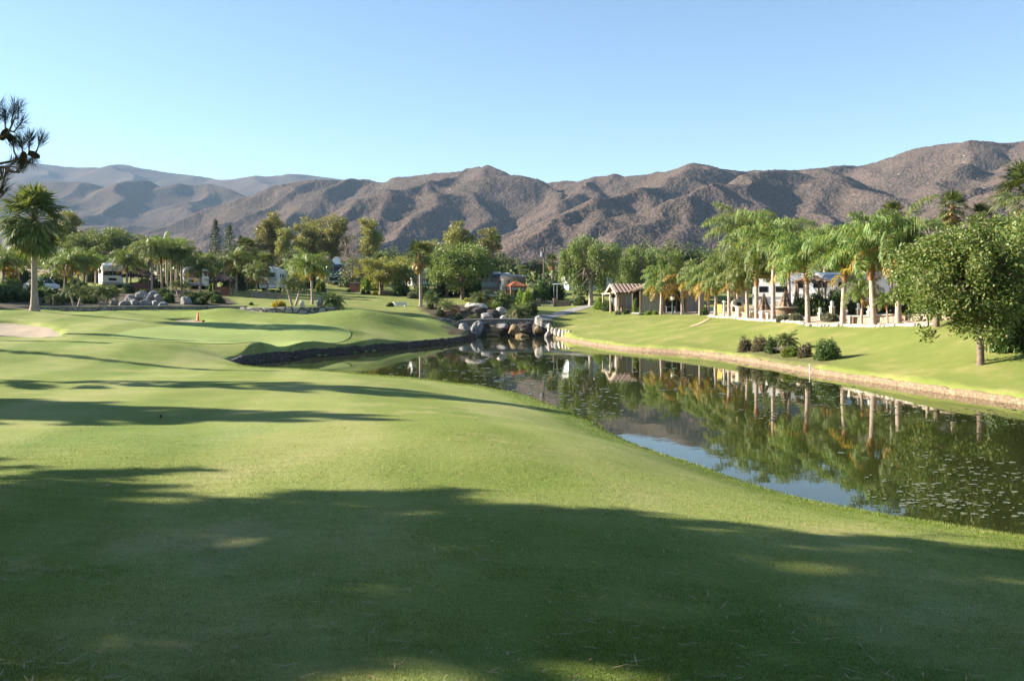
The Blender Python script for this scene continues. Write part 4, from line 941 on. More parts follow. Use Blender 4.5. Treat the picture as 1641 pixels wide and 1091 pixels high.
# ------------------------------------------------------------------ broadleaf trees and conifers
def tr(proto, name, px, d, label, group=None, rz=None, sc=1.0): return put(proto, name, label, 'tree', on(px, d), group, rz, sc)
BL1 = tree(41, 5.3, 2.95, 2.05, 1.85, .13, 240, .46, 150, .12, .07, 'broad_leaf', off=(-.35, 0), base=.5, hollow=.42, lobes=.28)
BL2 = tree(42, 5.3, 2.5, 2.4, 2.0, .15, 190, .52, 150, .13, .075, 'broad_leaf', off=(.3, .2), base=.3, hollow=.35, lobes=.22)
BL3 = tree(43, 5.0, 2.2, 1.8, 1.6, .13, 150, .48, 140, .13, .075, 'broad_leaf', base=.45, hollow=.4, lobes=.2)
tr(BL1, 'broadleaf_tree', 1571, 31, 'broadleaf tree with a bare leaning trunk on the bank slope', 'broadleaf trees on the right bank', 0.0)
tr(BL2, 'broadleaf_tree', 1668, 33.5, 'dark dense broadleaf tree at the right edge of the photo', 'broadleaf trees on the right bank', 1.0)
tr(BL3, 'broadleaf_tree', 1500, 41, 'broadleaf tree with low left crown beside the bright queen palm', 'broadleaf trees on the right bank', .6, 1.1)
tr(BL2, 'broadleaf_tree', 1590, 42, 'broadleaf tree standing behind the one with the bare leaning trunk', 'broadleaf trees on the right bank', 2.5, 1.05)
tr(BL3, 'broadleaf_tree', 1650, 45, 'broadleaf tree far back at the right edge below the fan palm fronds', 'broadleaf trees on the right bank', 2.2, 1.3)
PEP = tree(44, 8.6, 4.9, 3.3, 3.3, .26, 150, .8, 150, .26, .085, 'pepper_leaf', 'pale_bark', droop=1.2, strand=8, base=1.8, hollow=.5)
tr(PEP, 'pepper_tree', 946, 98, 'large rounded weeping pepper tree left of the tan house', None, .4, 1.05)
tr(PEP, 'pepper_tree', 1012, 108, 'second weeping pepper tree behind the large one, right and darker', None, 2.0, .92)
EUC = [tree(51, 12, 8.0, 2.4, 5.2, .2, 95, .95, 150, .36, .15, 'euc_leaf', 'pale_bark', droop=.6, base=2.5, hollow=.15, lobes=.4), tree(52, 12, 8.0, 3.4, 4.8, .22, 120, .95, 150, .36, .15, 'euc_leaf', 'pale_bark', droop=.6, base=2.0, hollow=.15, lobes=.45),
       tree(53, 11, 7.2, 1.8, 4.6, .18, 75, .85, 140, .34, .14, 'euc_leaf', 'pale_bark', droop=.5, base=2.2, hollow=.15, lobes=.4)]
def hs(px, d, top, H): return (EYE - (top - HY) * d / F - gz((px - HX) * d / F, d)) / H
GE = 'eucalyptus trees behind the motorhomes'
tr(EUC[0], 'eucalyptus_tree', 436, 190, 'tallest yellow green eucalyptus above the trailer rear', GE, .5, hs(436, 190, 334, 13))
tr(EUC[2], 'eucalyptus_tree', 457, 180, 'lower eucalyptus touching the tallest one on its right', GE, 1.5, hs(457, 180, 362, 11.8))
tr(EUC[1], 'eucalyptus_tree', 497, 195, 'wide sparse eucalyptus left of the pair above the navy motorhome', GE, 2.5, hs(497, 195, 348, 12.8))
tr(EUC[1], 'eucalyptus_tree', 532, 190, 'broad eucalyptus with hanging foliage above the navy motorhome', GE, .2, hs(532, 190, 343, 12.8))
tr(EUC[2], 'eucalyptus_tree', 592, 185, 'narrow dark eucalyptus right of the bare tree', GE, 3.5, hs(592, 185, 346, 11.8))
tr(EUC[0], 'eucalyptus_tree', 732, 150, 'round topped eucalyptus above the broad dark tree', GE, 4.0, hs(732, 150, 349, 13.2))
tr(EUC[2], 'eucalyptus_tree', 782, 165, 'thin eucalyptus left of the distant reddish fan palm', GE, 1.0, hs(782, 165, 361, 11.8))
tr(EUC[2], 'eucalyptus_tree', 110, 190, 'thin brownish eucalyptus behind the big fan palm', GE, 2.0, hs(110, 190, 334, 11.8))
tr(EUC[1], 'eucalyptus_tree', 690, 165, 'low eucalyptus left of the round topped one', GE, 5.0, hs(690, 165, 384, 12.8))
OAK = [tree(61, 7, 4.2, 3.6, 2.6, .25, 110, .85, 110, .26, .13, 'oak_leaf', base=.8, hollow=.4), tree(62, 6, 3.2, 3.0, 2.4, .22, 90, .8, 100, .26, .13, 'dark_leaf', base=.5, hollow=.4), tree(63, 5, 3.0, 3.2, 1.8, .16, 90, .7, 110, .22, .09, 'mesquite_leaf', base=1.0, stems=3, hollow=.45),
       tree(64, 4.6, 2.6, 2.4, 1.7, .16, 70, .65, 110, .20, .075, 'olive_leaf', 'pale_bark', base=.8, stems=2, hollow=.45)]
tr(OAK[0], 'broad_tree', 740, 113, 'broad dark green tree left of the black motorhome', None, .3, 1.08)
tr(OAK[1], 'broad_tree', 716, 118, 'shorter tree joined to the left side of the broad dark green tree', None, .8, 1.1)
tr(OAK[1], 'broad_tree', 762, 126, 'tree between the broad dark green tree and the black motorhome', None, 1.8, 1.2)
tr(OAK[2], 'mesquite_tree', 610, 120, 'round yellow green tree with many dark stems beside the clay wall', None, .3, 1.0)
tr(OAK[2], 'mesquite_tree', 640, 127, 'yellow green tree partly hidden right of the round one', None, 2.3, 1.0)
tr(OAK[3], 'olive_tree', 578, 130, 'silvery grey olive tree left of the round yellow green tree', None, 1.0, 1.12)
GD = 'trees behind the tan house'
tr(OAK[0], 'broad_tree', 1045, 112, 'olive green tree directly behind the tan house roof', GD, 1.0, .98)
tr(OAK[1], 'broad_tree', 1078, 120, 'tree behind the thatched gazebo', GD, 2.0, 1.25)
tr(OAK[1], 'broad_tree', 1110, 118, 'dark tree behind the golden queen palms', GD, .1, 1.2)
tr(OAK[1], 'broad_tree', 1025, 125, 'tree in the gap right of the weeping pepper trees', GD, 3.2, 1.25)
tr(OAK[0], 'broad_tree', 1240, 110, 'tree behind the white trailer on the right', GD, 4.2, 1.0)
tr(OAK[0], 'broad_tree', 1340, 100, 'tree behind the long white motorhome on the right', GD, 5.2, 1.05)
tr(OAK[1], 'broad_tree', 1180, 115, 'tree behind the thin patio palms', GD, 6.0, 1.1)
tr(OAK[0], 'broad_tree', 1470, 85, 'tree behind the right end of the long white motorhome', GD, 1.2, 1.0)
GB = 'dark trees along the foot of the hills'
for k, (px, d, top, kk, lab) in enumerate(((178, 185, 362, 0, 'dark oak above the silver motorhome'), (205, 190, 372, 1, 'small dark oak right of the one above the silver motorhome'), (150, 195, 372, 1, 'small dark oak left of the one above the silver motorhome'), (128, 175, 372, 0, 'dark oak right of the thin brownish eucalyptus'), (215, 175, 392, 1, 'low tree left of the tall palm cluster'),
        (300, 180, 395, 1, 'low grey green tree between the palm cluster and the pointed conifers'), (400, 190, 385, 1, 'low tree left of the tallest eucalyptus'), (475, 175, 400, 1, 'low tree under the sparse eucalyptus'), (545, 170, 415, 1, 'low brown green tree behind the navy motorhome'), (625, 175, 398, 1, 'low dark tree right of the narrow eucalyptus'),
        (650, 165, 410, 0, 'low bushy tree behind the lone fan palm'), (672, 170, 400, 1, 'grey green tree behind the crown of the lone fan palm'), (810, 160, 410, 1, 'low dark tree right of the distant reddish fan palm'), (825, 150, 425, 1, 'low tree behind the orange roof'), (860, 165, 415, 1, 'low tree under the utility pole'), (905, 150, 425, 1, 'low tree left of the weeping pepper tree'),
        (20, 170, 398, 1, 'dark tree at the far left behind the big fan palm'), (75, 180, 400, 1, 'dark tree right behind the trunk of the big fan palm'), (-20, 160, 385, 0, 'tree at the left edge behind the pine branch'), (575, 165, 425, 1, 'low tree behind the silvery olive tree'), (1150, 150, 405, 1, 'distant tree behind the left queen palms'), (985, 150, 415, 1, 'distant tree seen right of the weeping pepper trees'))):
    tr(OAK[kk], 'broad_tree', px, d, lab, GB, k * 1.1, hs(px, d, top, (7.0, 5.9)[kk]))
GF2 = 'trees filling the belt behind the motorhomes'
for k, (px, d, top, kk, lab) in enumerate(((228, 140, 405, 0, 'green tree left behind the tall palm cluster'), (300, 140, 400, 1, 'green tree between the tall palm cluster and the white motorhome roof'), (332, 148, 404, 0, 'green tree below the pointed conifer'), (378, 150, 408, 1, 'green tree under the low bluish conifer'), (412, 150, 400, 0, 'green tree at the foot of the tallest eucalyptus'), (455, 146, 408, 1, 'green tree right above the trailer rear'),
        (490, 150, 405, 0, 'green tree at the foot of the sparse eucalyptus'), (520, 160, 412, 1, 'green tree just left above the navy motorhome'), (570, 150, 412, 0, 'green tree at the foot of the narrow eucalyptus, left'), (605, 152, 408, 1, 'green tree at the foot of the narrow eucalyptus, right'), (640, 145, 408, 0, 'green tree above the second yellow green tree'), (690, 145, 402, 0, 'green tree right of the crown of the lone fan palm'), (180, 140, 408, 1, 'green tree just above the silver motorhome'), (100, 140, 402, 0, 'green tree right of the big fan palm crown'))):
    tr(OAK[kk], 'broad_tree', px, d, lab, GF2, k * 1.7, hs(px, d, top, (7.0, 5.9)[kk]))
CON = [conifer(71, 11, 2.0), conifer(72, 9, 2.6, n=60)]
tr(CON[0], 'conifer_tree', 345, 195, 'pointed dark conifer above the white motorhome', 'conifers behind the left motorhomes', None, hs(345, 195, 352, 11))
tr(CON[1], 'conifer_tree', 367, 190, 'wider dark conifer right of the pointed one', 'conifers behind the left motorhomes', None, hs(367, 190, 362, 9))
tr(CON[1], 'conifer_tree', 385, 200, 'low bluish conifer right of the wider one', 'conifers behind the left motorhomes', None, hs(385, 200, 378, 9))
bare = tree(81, 7, 4.2, 1.8, 3.0, .14, 60, .6, 26, .5, .03, 'twig', 'bark', base=1.0, hollow=.4)
tr(bare, 'bare_tree', 558, 170, 'leafless brown tree between the eucalyptus trees', None, None, hs(558, 170, 378, 7.2))
tr(bare, 'bare_tree', 548, 140, 'smaller leafless tree right of the navy motorhome', None, None, hs(548, 140, 425, 7.2))
# pines at the left, out of the frame but for one branch; they throw the long shadows over the fairway
PN = [pine(91, 10.5, 2.7, 3.4, 60, 420), pine(92, 9.5, 2.3, 4.0, 50, 420)]
for k, (x, y, s, z0) in enumerate(((-10.8, 7.5, 1.02, 0), (-15.5, 8.2, 1.05, 2), (-21.0, 9.3, 1.02, 4), (-27, 10.7, 1.05, 1), (-25.5, 8.9, .75, 5), (-32, 10.6, 1.0, .6))):
    put(PN[0], 'pine_tree', 'tall pine left of the fairway casting the long foreground shadow', 'tree', (x, y, gz(x, y)), 'pines left of the fairway', z0, s)
for k, (x, y, s, z0) in enumerate(((-25.0, 18.1, 1.0, 1), (-29.0, 19.2, 1.05, 3), (-33, 20.2, 1.1, 0.4), (-21.5, 24.7, .95, 5), (-39, 21.4, 1.1, 2), (-30, 17.2, .9, 2.6))):
    put(PN[1], 'pine_tree', 'pine left of the fairway casting the streaked middle shadow', 'tree', (x, y, gz(x, y)), 'pines left of the fairway', z0, s)
for k, (x, y, s) in enumerate(((-7, -5.5, 1.5), (-2, -8, 1.7), (4, -6.5, 1.5), (9.5, -8.5, 1.6), (-12, -3, 1.4), (-14, -10, 1.7), (1, -13, 1.9), (13, -14, 1.8))):  # unseen grove added to block sky light and deepen the foreground shadow
    put(PN[0], 'pine_tree', 'unseen tall pine added behind the viewpoint to block sky light', 'tree', (x, y, gz(x, y)), 'added pines behind the viewpoint', k * 1.1, s)
# the near pine whose limb reaches into the view: crooked twigs, upright needle brushes, cones
t = thing('pine_tree', 'pine reaching a limb with needle brushes and cones into the left edge of the view', 'tree', (-8.6, 8.4, gz(-8.6, 8.4)), 0); tz = t.location.z
ob('trunk', G().tube(spline([[0, 0, -.2], [.08, .05, 3], [-.05, 0, 6.5], [.1, .1, 9]], 5), np.linspace(.2, .05, 16), 9).mesh('pine_trunk', [M['bark']]), t)
def W(px, py, d): return P(px, py, d) - np.array([-8.6, 8.4, tz])
g = G(); c = G(); r = np.random.default_rng(19)
def brush(b, tip, n=95, L=.15):
    q = r.random(n); C = b + (tip - b) * (.15 + .9 * q)[:, None]; dd = unit(tip - b); Dv = unit(dd * 1.1 + rvec(n, r) * .7); blades(c, C, Dv, unit(np.cross(Dv, rvec(n, r))), L * (.7 + .5 * r.random(n)), .0048)
def limb(pts, r0, r1): 
    p = spline(pts, 4); g.tube(p, np.linspace(r0, r1, len(p)), 6, 0, False); return p
root = np.array([0, 0, 3.4])
for pts, br in (([root, W(-90, 300, 8.5), W(-20, 268, 8.5), W(20, 258, 8.5), W(45, 248, 8.5)], [((46, 245), (47, 222)), ((58, 243), (66, 222)), ((36, 250), (34, 225)), ((50, 250), (52, 258)), ((22, 243), (20, 228))]),
                ([np.array([0, 0, 3.7]), W(-70, 255, 8.4), W(-10, 222, 8.4), (W(10, 216, 8.4)), W(25, 185, 8.4)], [((18, 196), (24, 166)), ((8, 205), (8, 184)), ((22, 212), (36, 194)), ((-4, 210), (-2, 170)), ((28, 190), (30, 172)), ((5, 218), (22, 228))]),
                ([root, W(-80, 330, 8.6), W(-15, 300, 8.6), W(5, 312, 8.6)], [((2, 300), (8, 278)), ((-6, 320), (4, 304))]),
                ([root, W(-60, 290, 8.3), W(0, 268, 8.3), W(18, 276, 8.3), W(32, 274, 8.3)], [((25, 276), (36, 262)), ((30, 277), (34, 268)), ((10, 270), (22, 260))]),
                ):
    lp = limb(pts, .026, .006)
    for (a0, a1), (b0, b1) in br:
        A, B = W(a0, a1, pts and 8.45), W(b0, b1, 8.45 + r.normal() * .1); k = np.argmin(np.linalg.norm(lp - A, axis=1)); g.tube([lp[k], A], [.010, .008], 5, 0, False); g.tube([A, B], [.008, .005], 5, 0, False); brush(A, B)
for k in range(40):
    z = 4.6 + 4.2 * r.random(); az = r.random() * 6.28; rr = 2.3 * (1 - (z - 4.6) / 6); e = np.array([math.cos(az) * rr, math.sin(az) * rr, z + .5]); g.tube([[0, 0, z], e], [.03, .01], 5, 0, False)
    for q in range(6): b = np.array([0, 0, z]) + (e - [0, 0, z]) * (.4 + .1 * q); brush(b, b + rvec(1, r)[0] * .3 + [0, 0, .2], 60)
ob('limb', g.mesh('pine_limb', [M['bark']]), t); ob('needles', c.mesh('pine_brushes', [M['pine_needle']]), t)
conem = G().lathe([(.004, .07), (.018, .058), (.028, .03), (.032, 0), (.028, -.03), (.02, -.055), (.006, -.065)], n=18, wob=.14).mesh('pine_cone', [M['cone']])
for px, py, tx, ty in ((14, 219, .3, 1.9), (6, 216, .2, .6), (37, 253, .5, .4), (54, 248, .2, 2.0)):
    o_ = ob('cone', conem, t, tuple(W(px, py, 8.42))); o_.rotation_euler = (tx, ty, 0)
for k, (x, y, s) in enumerate(((-60, 86, 1.15), (-68, 95, 1.2), (-76, 104, 1.2), (-57, 78, .9))):
    put(OAK[k % 2], 'broad_tree', 'broad tree left of the view shading the left garden', 'tree', (x, y, gz(x, y)), 'trees left of the view', k * 1.3, s)
slim = conifer(73, 9, .7, n=80, base=.05, nleaf=40, L=.2)
for (x, y, s) in ((-31, 36.6, 1.0), (-35, 42.0, .8), (-44, 51.5, 1.35), (-29.5, 24.9, .8)):
    put(slim, 'cypress_tree', 'slender cypress left of the green casting a thin shadow line', 'tree', (x, y, gz(x, y)), 'cypresses left of the green', None, s)

# ------------------------------------------------------------------ shrubs and hedges
SH = {}
def sh(key, px, d, wpx, hpx, label, group=None, name='shrub', cat='shrub'):
    if key not in SH:
        mt = {'green': 'shrub_leaf', 'lime': 'lime_leaf', 'gold': 'gold_leaf', 'rust': 'rust_leaf', 'hedge': 'hedge_leaf', 'olive': 'olive_leaf'}[key]
        SH[key] = shrub(hash_seed(key), 1.0, 1.0, 60, 60, .16, .09, mt, .30)
    x, y, z = on(px, d); t = thing(name, label, cat, (x, y, z), random.random() * 6.28, group, (wpx * .5 * d / F, wpx * .5 * d / F, hpx * d / F * .92))
    for pn, me in SH[key].items(): ob(pn, me, t)
    return t
def nsh(key_seed, mat, px, d, wpx, hpx, label, group, L=.07, W=.04, nl=90, ncl=46):
    pr = shrub(key_seed, wpx * .5 * d / F, hpx * d / F * .95, ncl, nl, L, W, mat, .30)
    return put(pr, 'shrub', label, 'shrub', on(px, d), group, .0)
GS = 'shrubs on the far bank'
nsh(201, 'rust_leaf', 1193, 47.6, 26, 28, 'reddish speckled shrub, leftmost on the far bank', GS)
nsh(202, 'rust_leaf', 1216, 46.8, 30, 28, 'tall pale flowering shrub behind the dark one on the far bank', GS)
nsh(203, 'shrub_leaf', 1237, 45.2, 30, 28, 'dark green shrub left of the grey grass on the far bank', GS)
nsh(204, 'lime_leaf', 1267, 43.2, 30, 18, 'low light green shrub right below the grey grass on the far bank', GS)
nsh(205, 'rust_leaf', 1290, 41.8, 26, 26, 'brownish shrub between the low green one and the large dark one', GS)
nsh(206, 'shrub_leaf', 1325, 39.3, 46, 36, 'largest dark green shrub, rightmost on the far bank, casting a shadow', GS, nl=120, ncl=60)
put(grass_clump(207, 260, .75, .02, 'grey_leaf', .22, .9), 'ornamental_grass', 'grey feathery grass tuft in the middle of the bank shrubs', 'grass tuft', on(1259, 44.3), None, 0)
GH = 'shrubs around the tan house'
sh('lime', 958, 94, 18, 14, 'round clipped shrub, leftmost by the tan house', GH)
sh('green', 972, 92.5, 22, 17, 'largest round clipped shrub left of the tan house door', GH)
sh('lime', 962, 96, 20, 18, 'light green shrub at the trunk of the pepper tree', GH)
sh('lime', 1017, 88, 10, 25, 'narrow upright yellow green shrub right of the tan house window', GH)
sh('green', 1028, 86.5, 16, 13, 'dark green shrub in front of the grey shades', GH)
sh('olive', 990, 88.5, 12, 8, 'small grey shrub under the tan house window', GH)
sh('green', 1042, 85.5, 15, 16, 'spiky dark shrub in front of the grey shades, right', GH)
sh('lime', 1038, 83, 13, 7, 'low clipped lime mound left of the first queen palm', GH)
sh('lime', 1050, 82.5, 12, 7.5, 'low clipped lime mound touching the first queen palm', GH)
sh('green', 1004, 88.6, 10, 8, 'small green shrub at the tan house corner', GH)
GP = 'shrubs of the patio on the right'
sh('olive', 1253, 56, 22, 13, 'low grey green shrub below the round bar', GP)
sh('olive', 1276, 54.6, 24, 14, 'low grey green shrub left of the reddish palm trunk', GP)
sh('olive', 1330, 52.4, 30, 15, 'clipped olive shrub between two palm trunks on the patio edge', GP)
sh('hedge', 1280, 62, 26, 34, 'dark green hedge shrub beside the second closed umbrella', GP)
sh('hedge', 1310, 58, 44, 42, 'large dark hedge shrub behind the reddish palm trunk', GP)
sh('hedge', 1338, 58, 34, 46, 'dark hedge shrub left of the forked boot palm', GP)
sh('hedge', 1375, 58, 36, 40, 'dark hedge shrub behind the small young queen palm', GP)
sh('hedge', 1410, 60, 34, 34, 'dark hedge shrub behind the straight pink trunk', GP)
sh('hedge', 1450, 58, 50, 50, 'tall dark hedge shrub behind the bright queen palm', GP)
sh('hedge', 1545, 50, 60, 60, 'dark hedge shrub in the shade behind the broadleaf trees', GP)
sh('hedge', 1620, 43, 70, 55, 'dark shaded shrub under the trees at the right edge', GP)
sh('hedge', 1618, 32.6, 70, 80, 'tall dark shrub in the shade behind the bare leaning trunk', GP)
sh('hedge', 1662, 31.8, 90, 100, 'dense shrub at the right edge below the dark tree', GP)
sh('green', 1128, 74.5, 16, 14, 'dark shrub beside the green lamp post', GP)
GW = 'shrubs around the upper cascade'
sh('green', 688, 90, 14, 10, 'dark round shrub at the left of the upper cascade', GW)
sh('green', 705, 86.5, 16, 12, 'spiky olive shrub above the grey wall', GW)
sh('green', 735, 86.5, 14, 10, 'olive shrub at the foot of the red boulder', GW)
sh('lime', 795, 90, 26, 16, 'light green shrub between the two date palms of the cascade', GW)
sh('green', 850, 88, 26, 22, 'dark green shrub right of the big drooping clump', GW)
sh('gold', 747, 108, 8, 6.5, 'left golden flower bush below the broad dark tree', GW)
sh('gold', 754, 108, 9, 6.5, 'right golden flower bush below the broad dark tree', GW)
sh('gold', 788, 101, 12, 14, 'golden shrub between the date palms in front of the black motorhome', GW)
sh('lime', 833, 102, 16, 28, 'tall bright green shrub under the orange roof', GW)
sh('lime', 845, 101, 22, 28, 'light green shrub right of the orange roof', GW)
sh('hedge', 868, 108, 34, 40, 'tall dark hedge behind the pale patio wall, left part', GW)
sh('hedge', 890, 110, 30, 40, 'tall dark hedge behind the pale patio wall, right part', GW)
sh('green', 822, 118, 16, 18, 'green shrub behind the closed parasol by the black motorhome', GW)
sh('green', 930, 100, 26, 16, 'shrub between the pale patio wall and the pepper tree trunk', GW)
GLS = 'shrubs of the left garden'
sh('gold', 446, 82.6, 23, 13, 'round golden shrub on top of the cut stone wall', GLS)
sh('green', 270, 84.5, 22, 17, 'blue green round shrub at the right end of the grey rock bank', GLS)
for k, (key, px, d, wq, hq, lab) in enumerate((('hedge', 10, 83, 36, 20, 'dark shrub at the far left behind the bunker'), ('hedge', 45, 84, 34, 18, 'dark shrub behind the big fan palm trunk'), ('hedge', 85, 83, 36, 16, 'low dark shrub right of the big fan palm trunk'), ('hedge', 110, 85, 28, 17, 'dark shrub behind the two stemmed small date palm'), ('hedge', 145, 83.5, 30, 16, 'dark shrub left of the three stemmed date palm'),
        ('green', 305, 84, 22, 14, 'dark shrub right of the lone pale boulder'), ('green', 322, 83.5, 24, 11, 'low dark shrub on the bed below the white motorhome'), ('green', 347, 85, 26, 14, 'dark shrub at the right end of the left bed'), ('hedge', 300, 95, 24, 12, 'clipped hedge below the white motorhome, left'), ('hedge', 322, 95, 24, 11, 'clipped hedge below the white motorhome, right'),
        ('green', 345, 93, 20, 14, 'shrub in front of the dark thatched palapa'), ('lime', 340, 106, 14, 16, 'yellow green shrub left of the dark thatched palapa'), ('green', 228, 92, 20, 14, 'round shrub in front of the thatched hut'), ('green', 262, 95, 24, 14, 'shrub at the foot of the tall palm cluster'), ('green', 60, 97, 30, 22, 'shrub left of the white car'),
        ('green', 178, 95, 22, 16, 'shrub below the silver motorhome'), ('green', 130, 98, 26, 20, 'shrub below the palms left of the silver motorhome'), ('green', 385, 112, 24, 30, 'tall green shrub behind the dark thatched palapa'), ('lime', 514, 120, 18, 20, 'yellow green shrub left of the navy motorhome'), ('green', 558, 122, 8, 6, 'small round shrub left of the clay wall'),
        ('green', 582, 118, 9, 8, 'left clipped round shrub right of the clay wall'), ('green', 590, 118, 9, 8, 'right clipped round shrub right of the clay wall'), ('gold', 601, 117, 10, 8, 'small golden shrub under the round yellow green tree'), ('green', 625, 116, 18, 6, 'low shrub under the round yellow green tree'), ('olive', 660, 112, 18, 12, 'grey shrub left of the lone fan palm'),
        ('green', 690, 110, 26, 16, 'shrub below the shorter joined tree'), ('green', 625, 94, 14, 7, 'dark low shrub beside the white bench'), ('green', 402, 84, 8, 5, 'tiny dark shrub on the striped lawn edge'), ('green', 20, 96, 40, 24, 'shrub below the yellow queen palm at the left edge'), ('lime', 185, 99, 14, 9, 'yellow green shrub left of the thatched hut'))):
    sh(key, px, d, wq, hq, lab, GLS)
for k, (key, px, d, wq, hq, lab) in enumerate((('green', 30, 110, 50, 30, 'large shrub on the left terrace behind the yellow palm'), ('hedge', 75, 108, 40, 24, 'dark shrub right of the white car'), ('green', 100, 112, 44, 30, 'large shrub under the far queen palm'), ('lime', 118, 108, 26, 20, 'yellow green shrub under the low yellow palm'),
        ('hedge', 148, 120, 30, 30, 'dark shrub at the left side of the silver motorhome'), ('green', 205, 100, 22, 14, 'shrub in front of the palm by the thatched hut'), ('hedge', 240, 112, 40, 22, 'dark shrub behind the tall palm cluster, left'), ('hedge', 275, 116, 44, 26, 'dark shrub behind the tall palm cluster, right'),
        ('green', 330, 118, 34, 30, 'shrub right of the white motorhome'), ('green', 375, 118, 40, 36, 'large shrub behind the short queen palm'), ('green', 402, 118, 34, 34, 'dark green shrub left of the trailer rear'), ('hedge', 458, 122, 36, 26, 'dark shrub right of the trailer rear'), ('green', 490, 128, 40, 28, 'shrub behind the yellow green queen palm'),
        ('green', 560, 134, 36, 30, 'grey green shrub right of the navy motorhome'), ('lime', 590, 128, 30, 26, 'yellow green shrub under the olive tree'), ('green', 640, 118, 40, 26, 'shrub behind the low red brown wall'), ('green', 675, 114, 30, 22, 'shrub behind the lone fan palm trunk'), ('hedge', 720, 120, 50, 34, 'dark shrub under the broad dark tree, left'), ('hedge', 758, 118, 44, 30, 'dark shrub under the broad dark tree, right'),
        ('green', 165, 92, 30, 12, 'low shrub behind the three stemmed date palm'), ('hedge', 70, 90, 50, 18, 'dark shrub in the shade right behind the big fan palm trunk'), ('hedge', -5, 90, 60, 24, 'dark shrub in the left corner of the garden'), ('green', 30, 88, 40, 14, 'low shrub in the shade left of the big fan palm'), ('hedge', 130, 90, 40, 14, 'low dark shrub between the two multi stemmed date palms'), ('green', 335, 89, 30, 14, 'shrub on the bed slope below the palapa'), ('hedge', 310, 91, 36, 12, 'low dark shrub on the bed slope below the hedge'))):
    sh(key, px, d, wq, hq, lab, GLS)
# shady undergrowth far behind that reads as one mass
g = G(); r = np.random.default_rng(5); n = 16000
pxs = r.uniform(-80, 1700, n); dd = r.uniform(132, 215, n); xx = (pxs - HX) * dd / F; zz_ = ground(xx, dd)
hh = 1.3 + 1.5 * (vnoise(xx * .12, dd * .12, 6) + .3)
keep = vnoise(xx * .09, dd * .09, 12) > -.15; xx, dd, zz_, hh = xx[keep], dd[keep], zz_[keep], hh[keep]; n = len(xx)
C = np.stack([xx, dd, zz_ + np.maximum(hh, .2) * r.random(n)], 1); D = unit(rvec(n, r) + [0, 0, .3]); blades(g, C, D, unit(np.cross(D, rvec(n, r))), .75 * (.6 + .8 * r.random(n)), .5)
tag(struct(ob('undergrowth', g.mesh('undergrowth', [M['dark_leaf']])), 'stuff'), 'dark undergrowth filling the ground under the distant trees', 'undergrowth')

# ------------------------------------------------------------------ motorhomes
def section(w, h, z0, rt=.28, rb=.08, n=5):
    pts = []
    for cx, cz, a0, rr in ((w / 2 - rb, z0 + rb, -90, rb), (w / 2 - rt, z0 + h - rt, 0, rt), (-w / 2 + rt, z0 + h - rt, 90, rt), (-w / 2 + rb, z0 + rb, 180, rb)):
        for k in range(n): a = R(a0 + 90 * k / (n - 1)); pts.append((cx + rr * math.cos(a), cz + rr * math.sin(a)))
    return np.array(pts)
def loft(g, secs, m=0):
    k = len(secs[0][1]); V = np.concatenate([np.column_stack([s[:, 0], np.full(k, y), s[:, 1]]) for y, s in secs]); q = len(secs)
    i = np.arange(q - 1)[:, None] * k; j = np.arange(k)[None]; j2 = (j + 1) % k
    g.add(V, np.stack([i + j, i + j2, i + k + j2, i + k + j], -1).reshape(-1, 4), m, False)
    for b, rev in ((0, 0), ((q - 1) * k, 1)):
        f = V[b:b + k]; P_ = np.vstack([f, f.mean(0)]); Ft = np.array([[a, (a + 1) % k, k] for a in range(k)]); g.add(P_, Ft[:, ::-1] if rev else Ft, m)
def wheel(parent, x, y, rad=.48):
    a = np.array([[x - .14, y, rad], [x + .14, y, rad]]); o = ob('wheel', G().tube(a, rad, 18, 0).mesh('tyre', [M['black']]), parent)
    ob('rim', G().tube(a + [[-.02, 0, 0], [.02, 0, 0]], rad * .58, 14, 0).mesh('rim', [M['chrome']]), o)
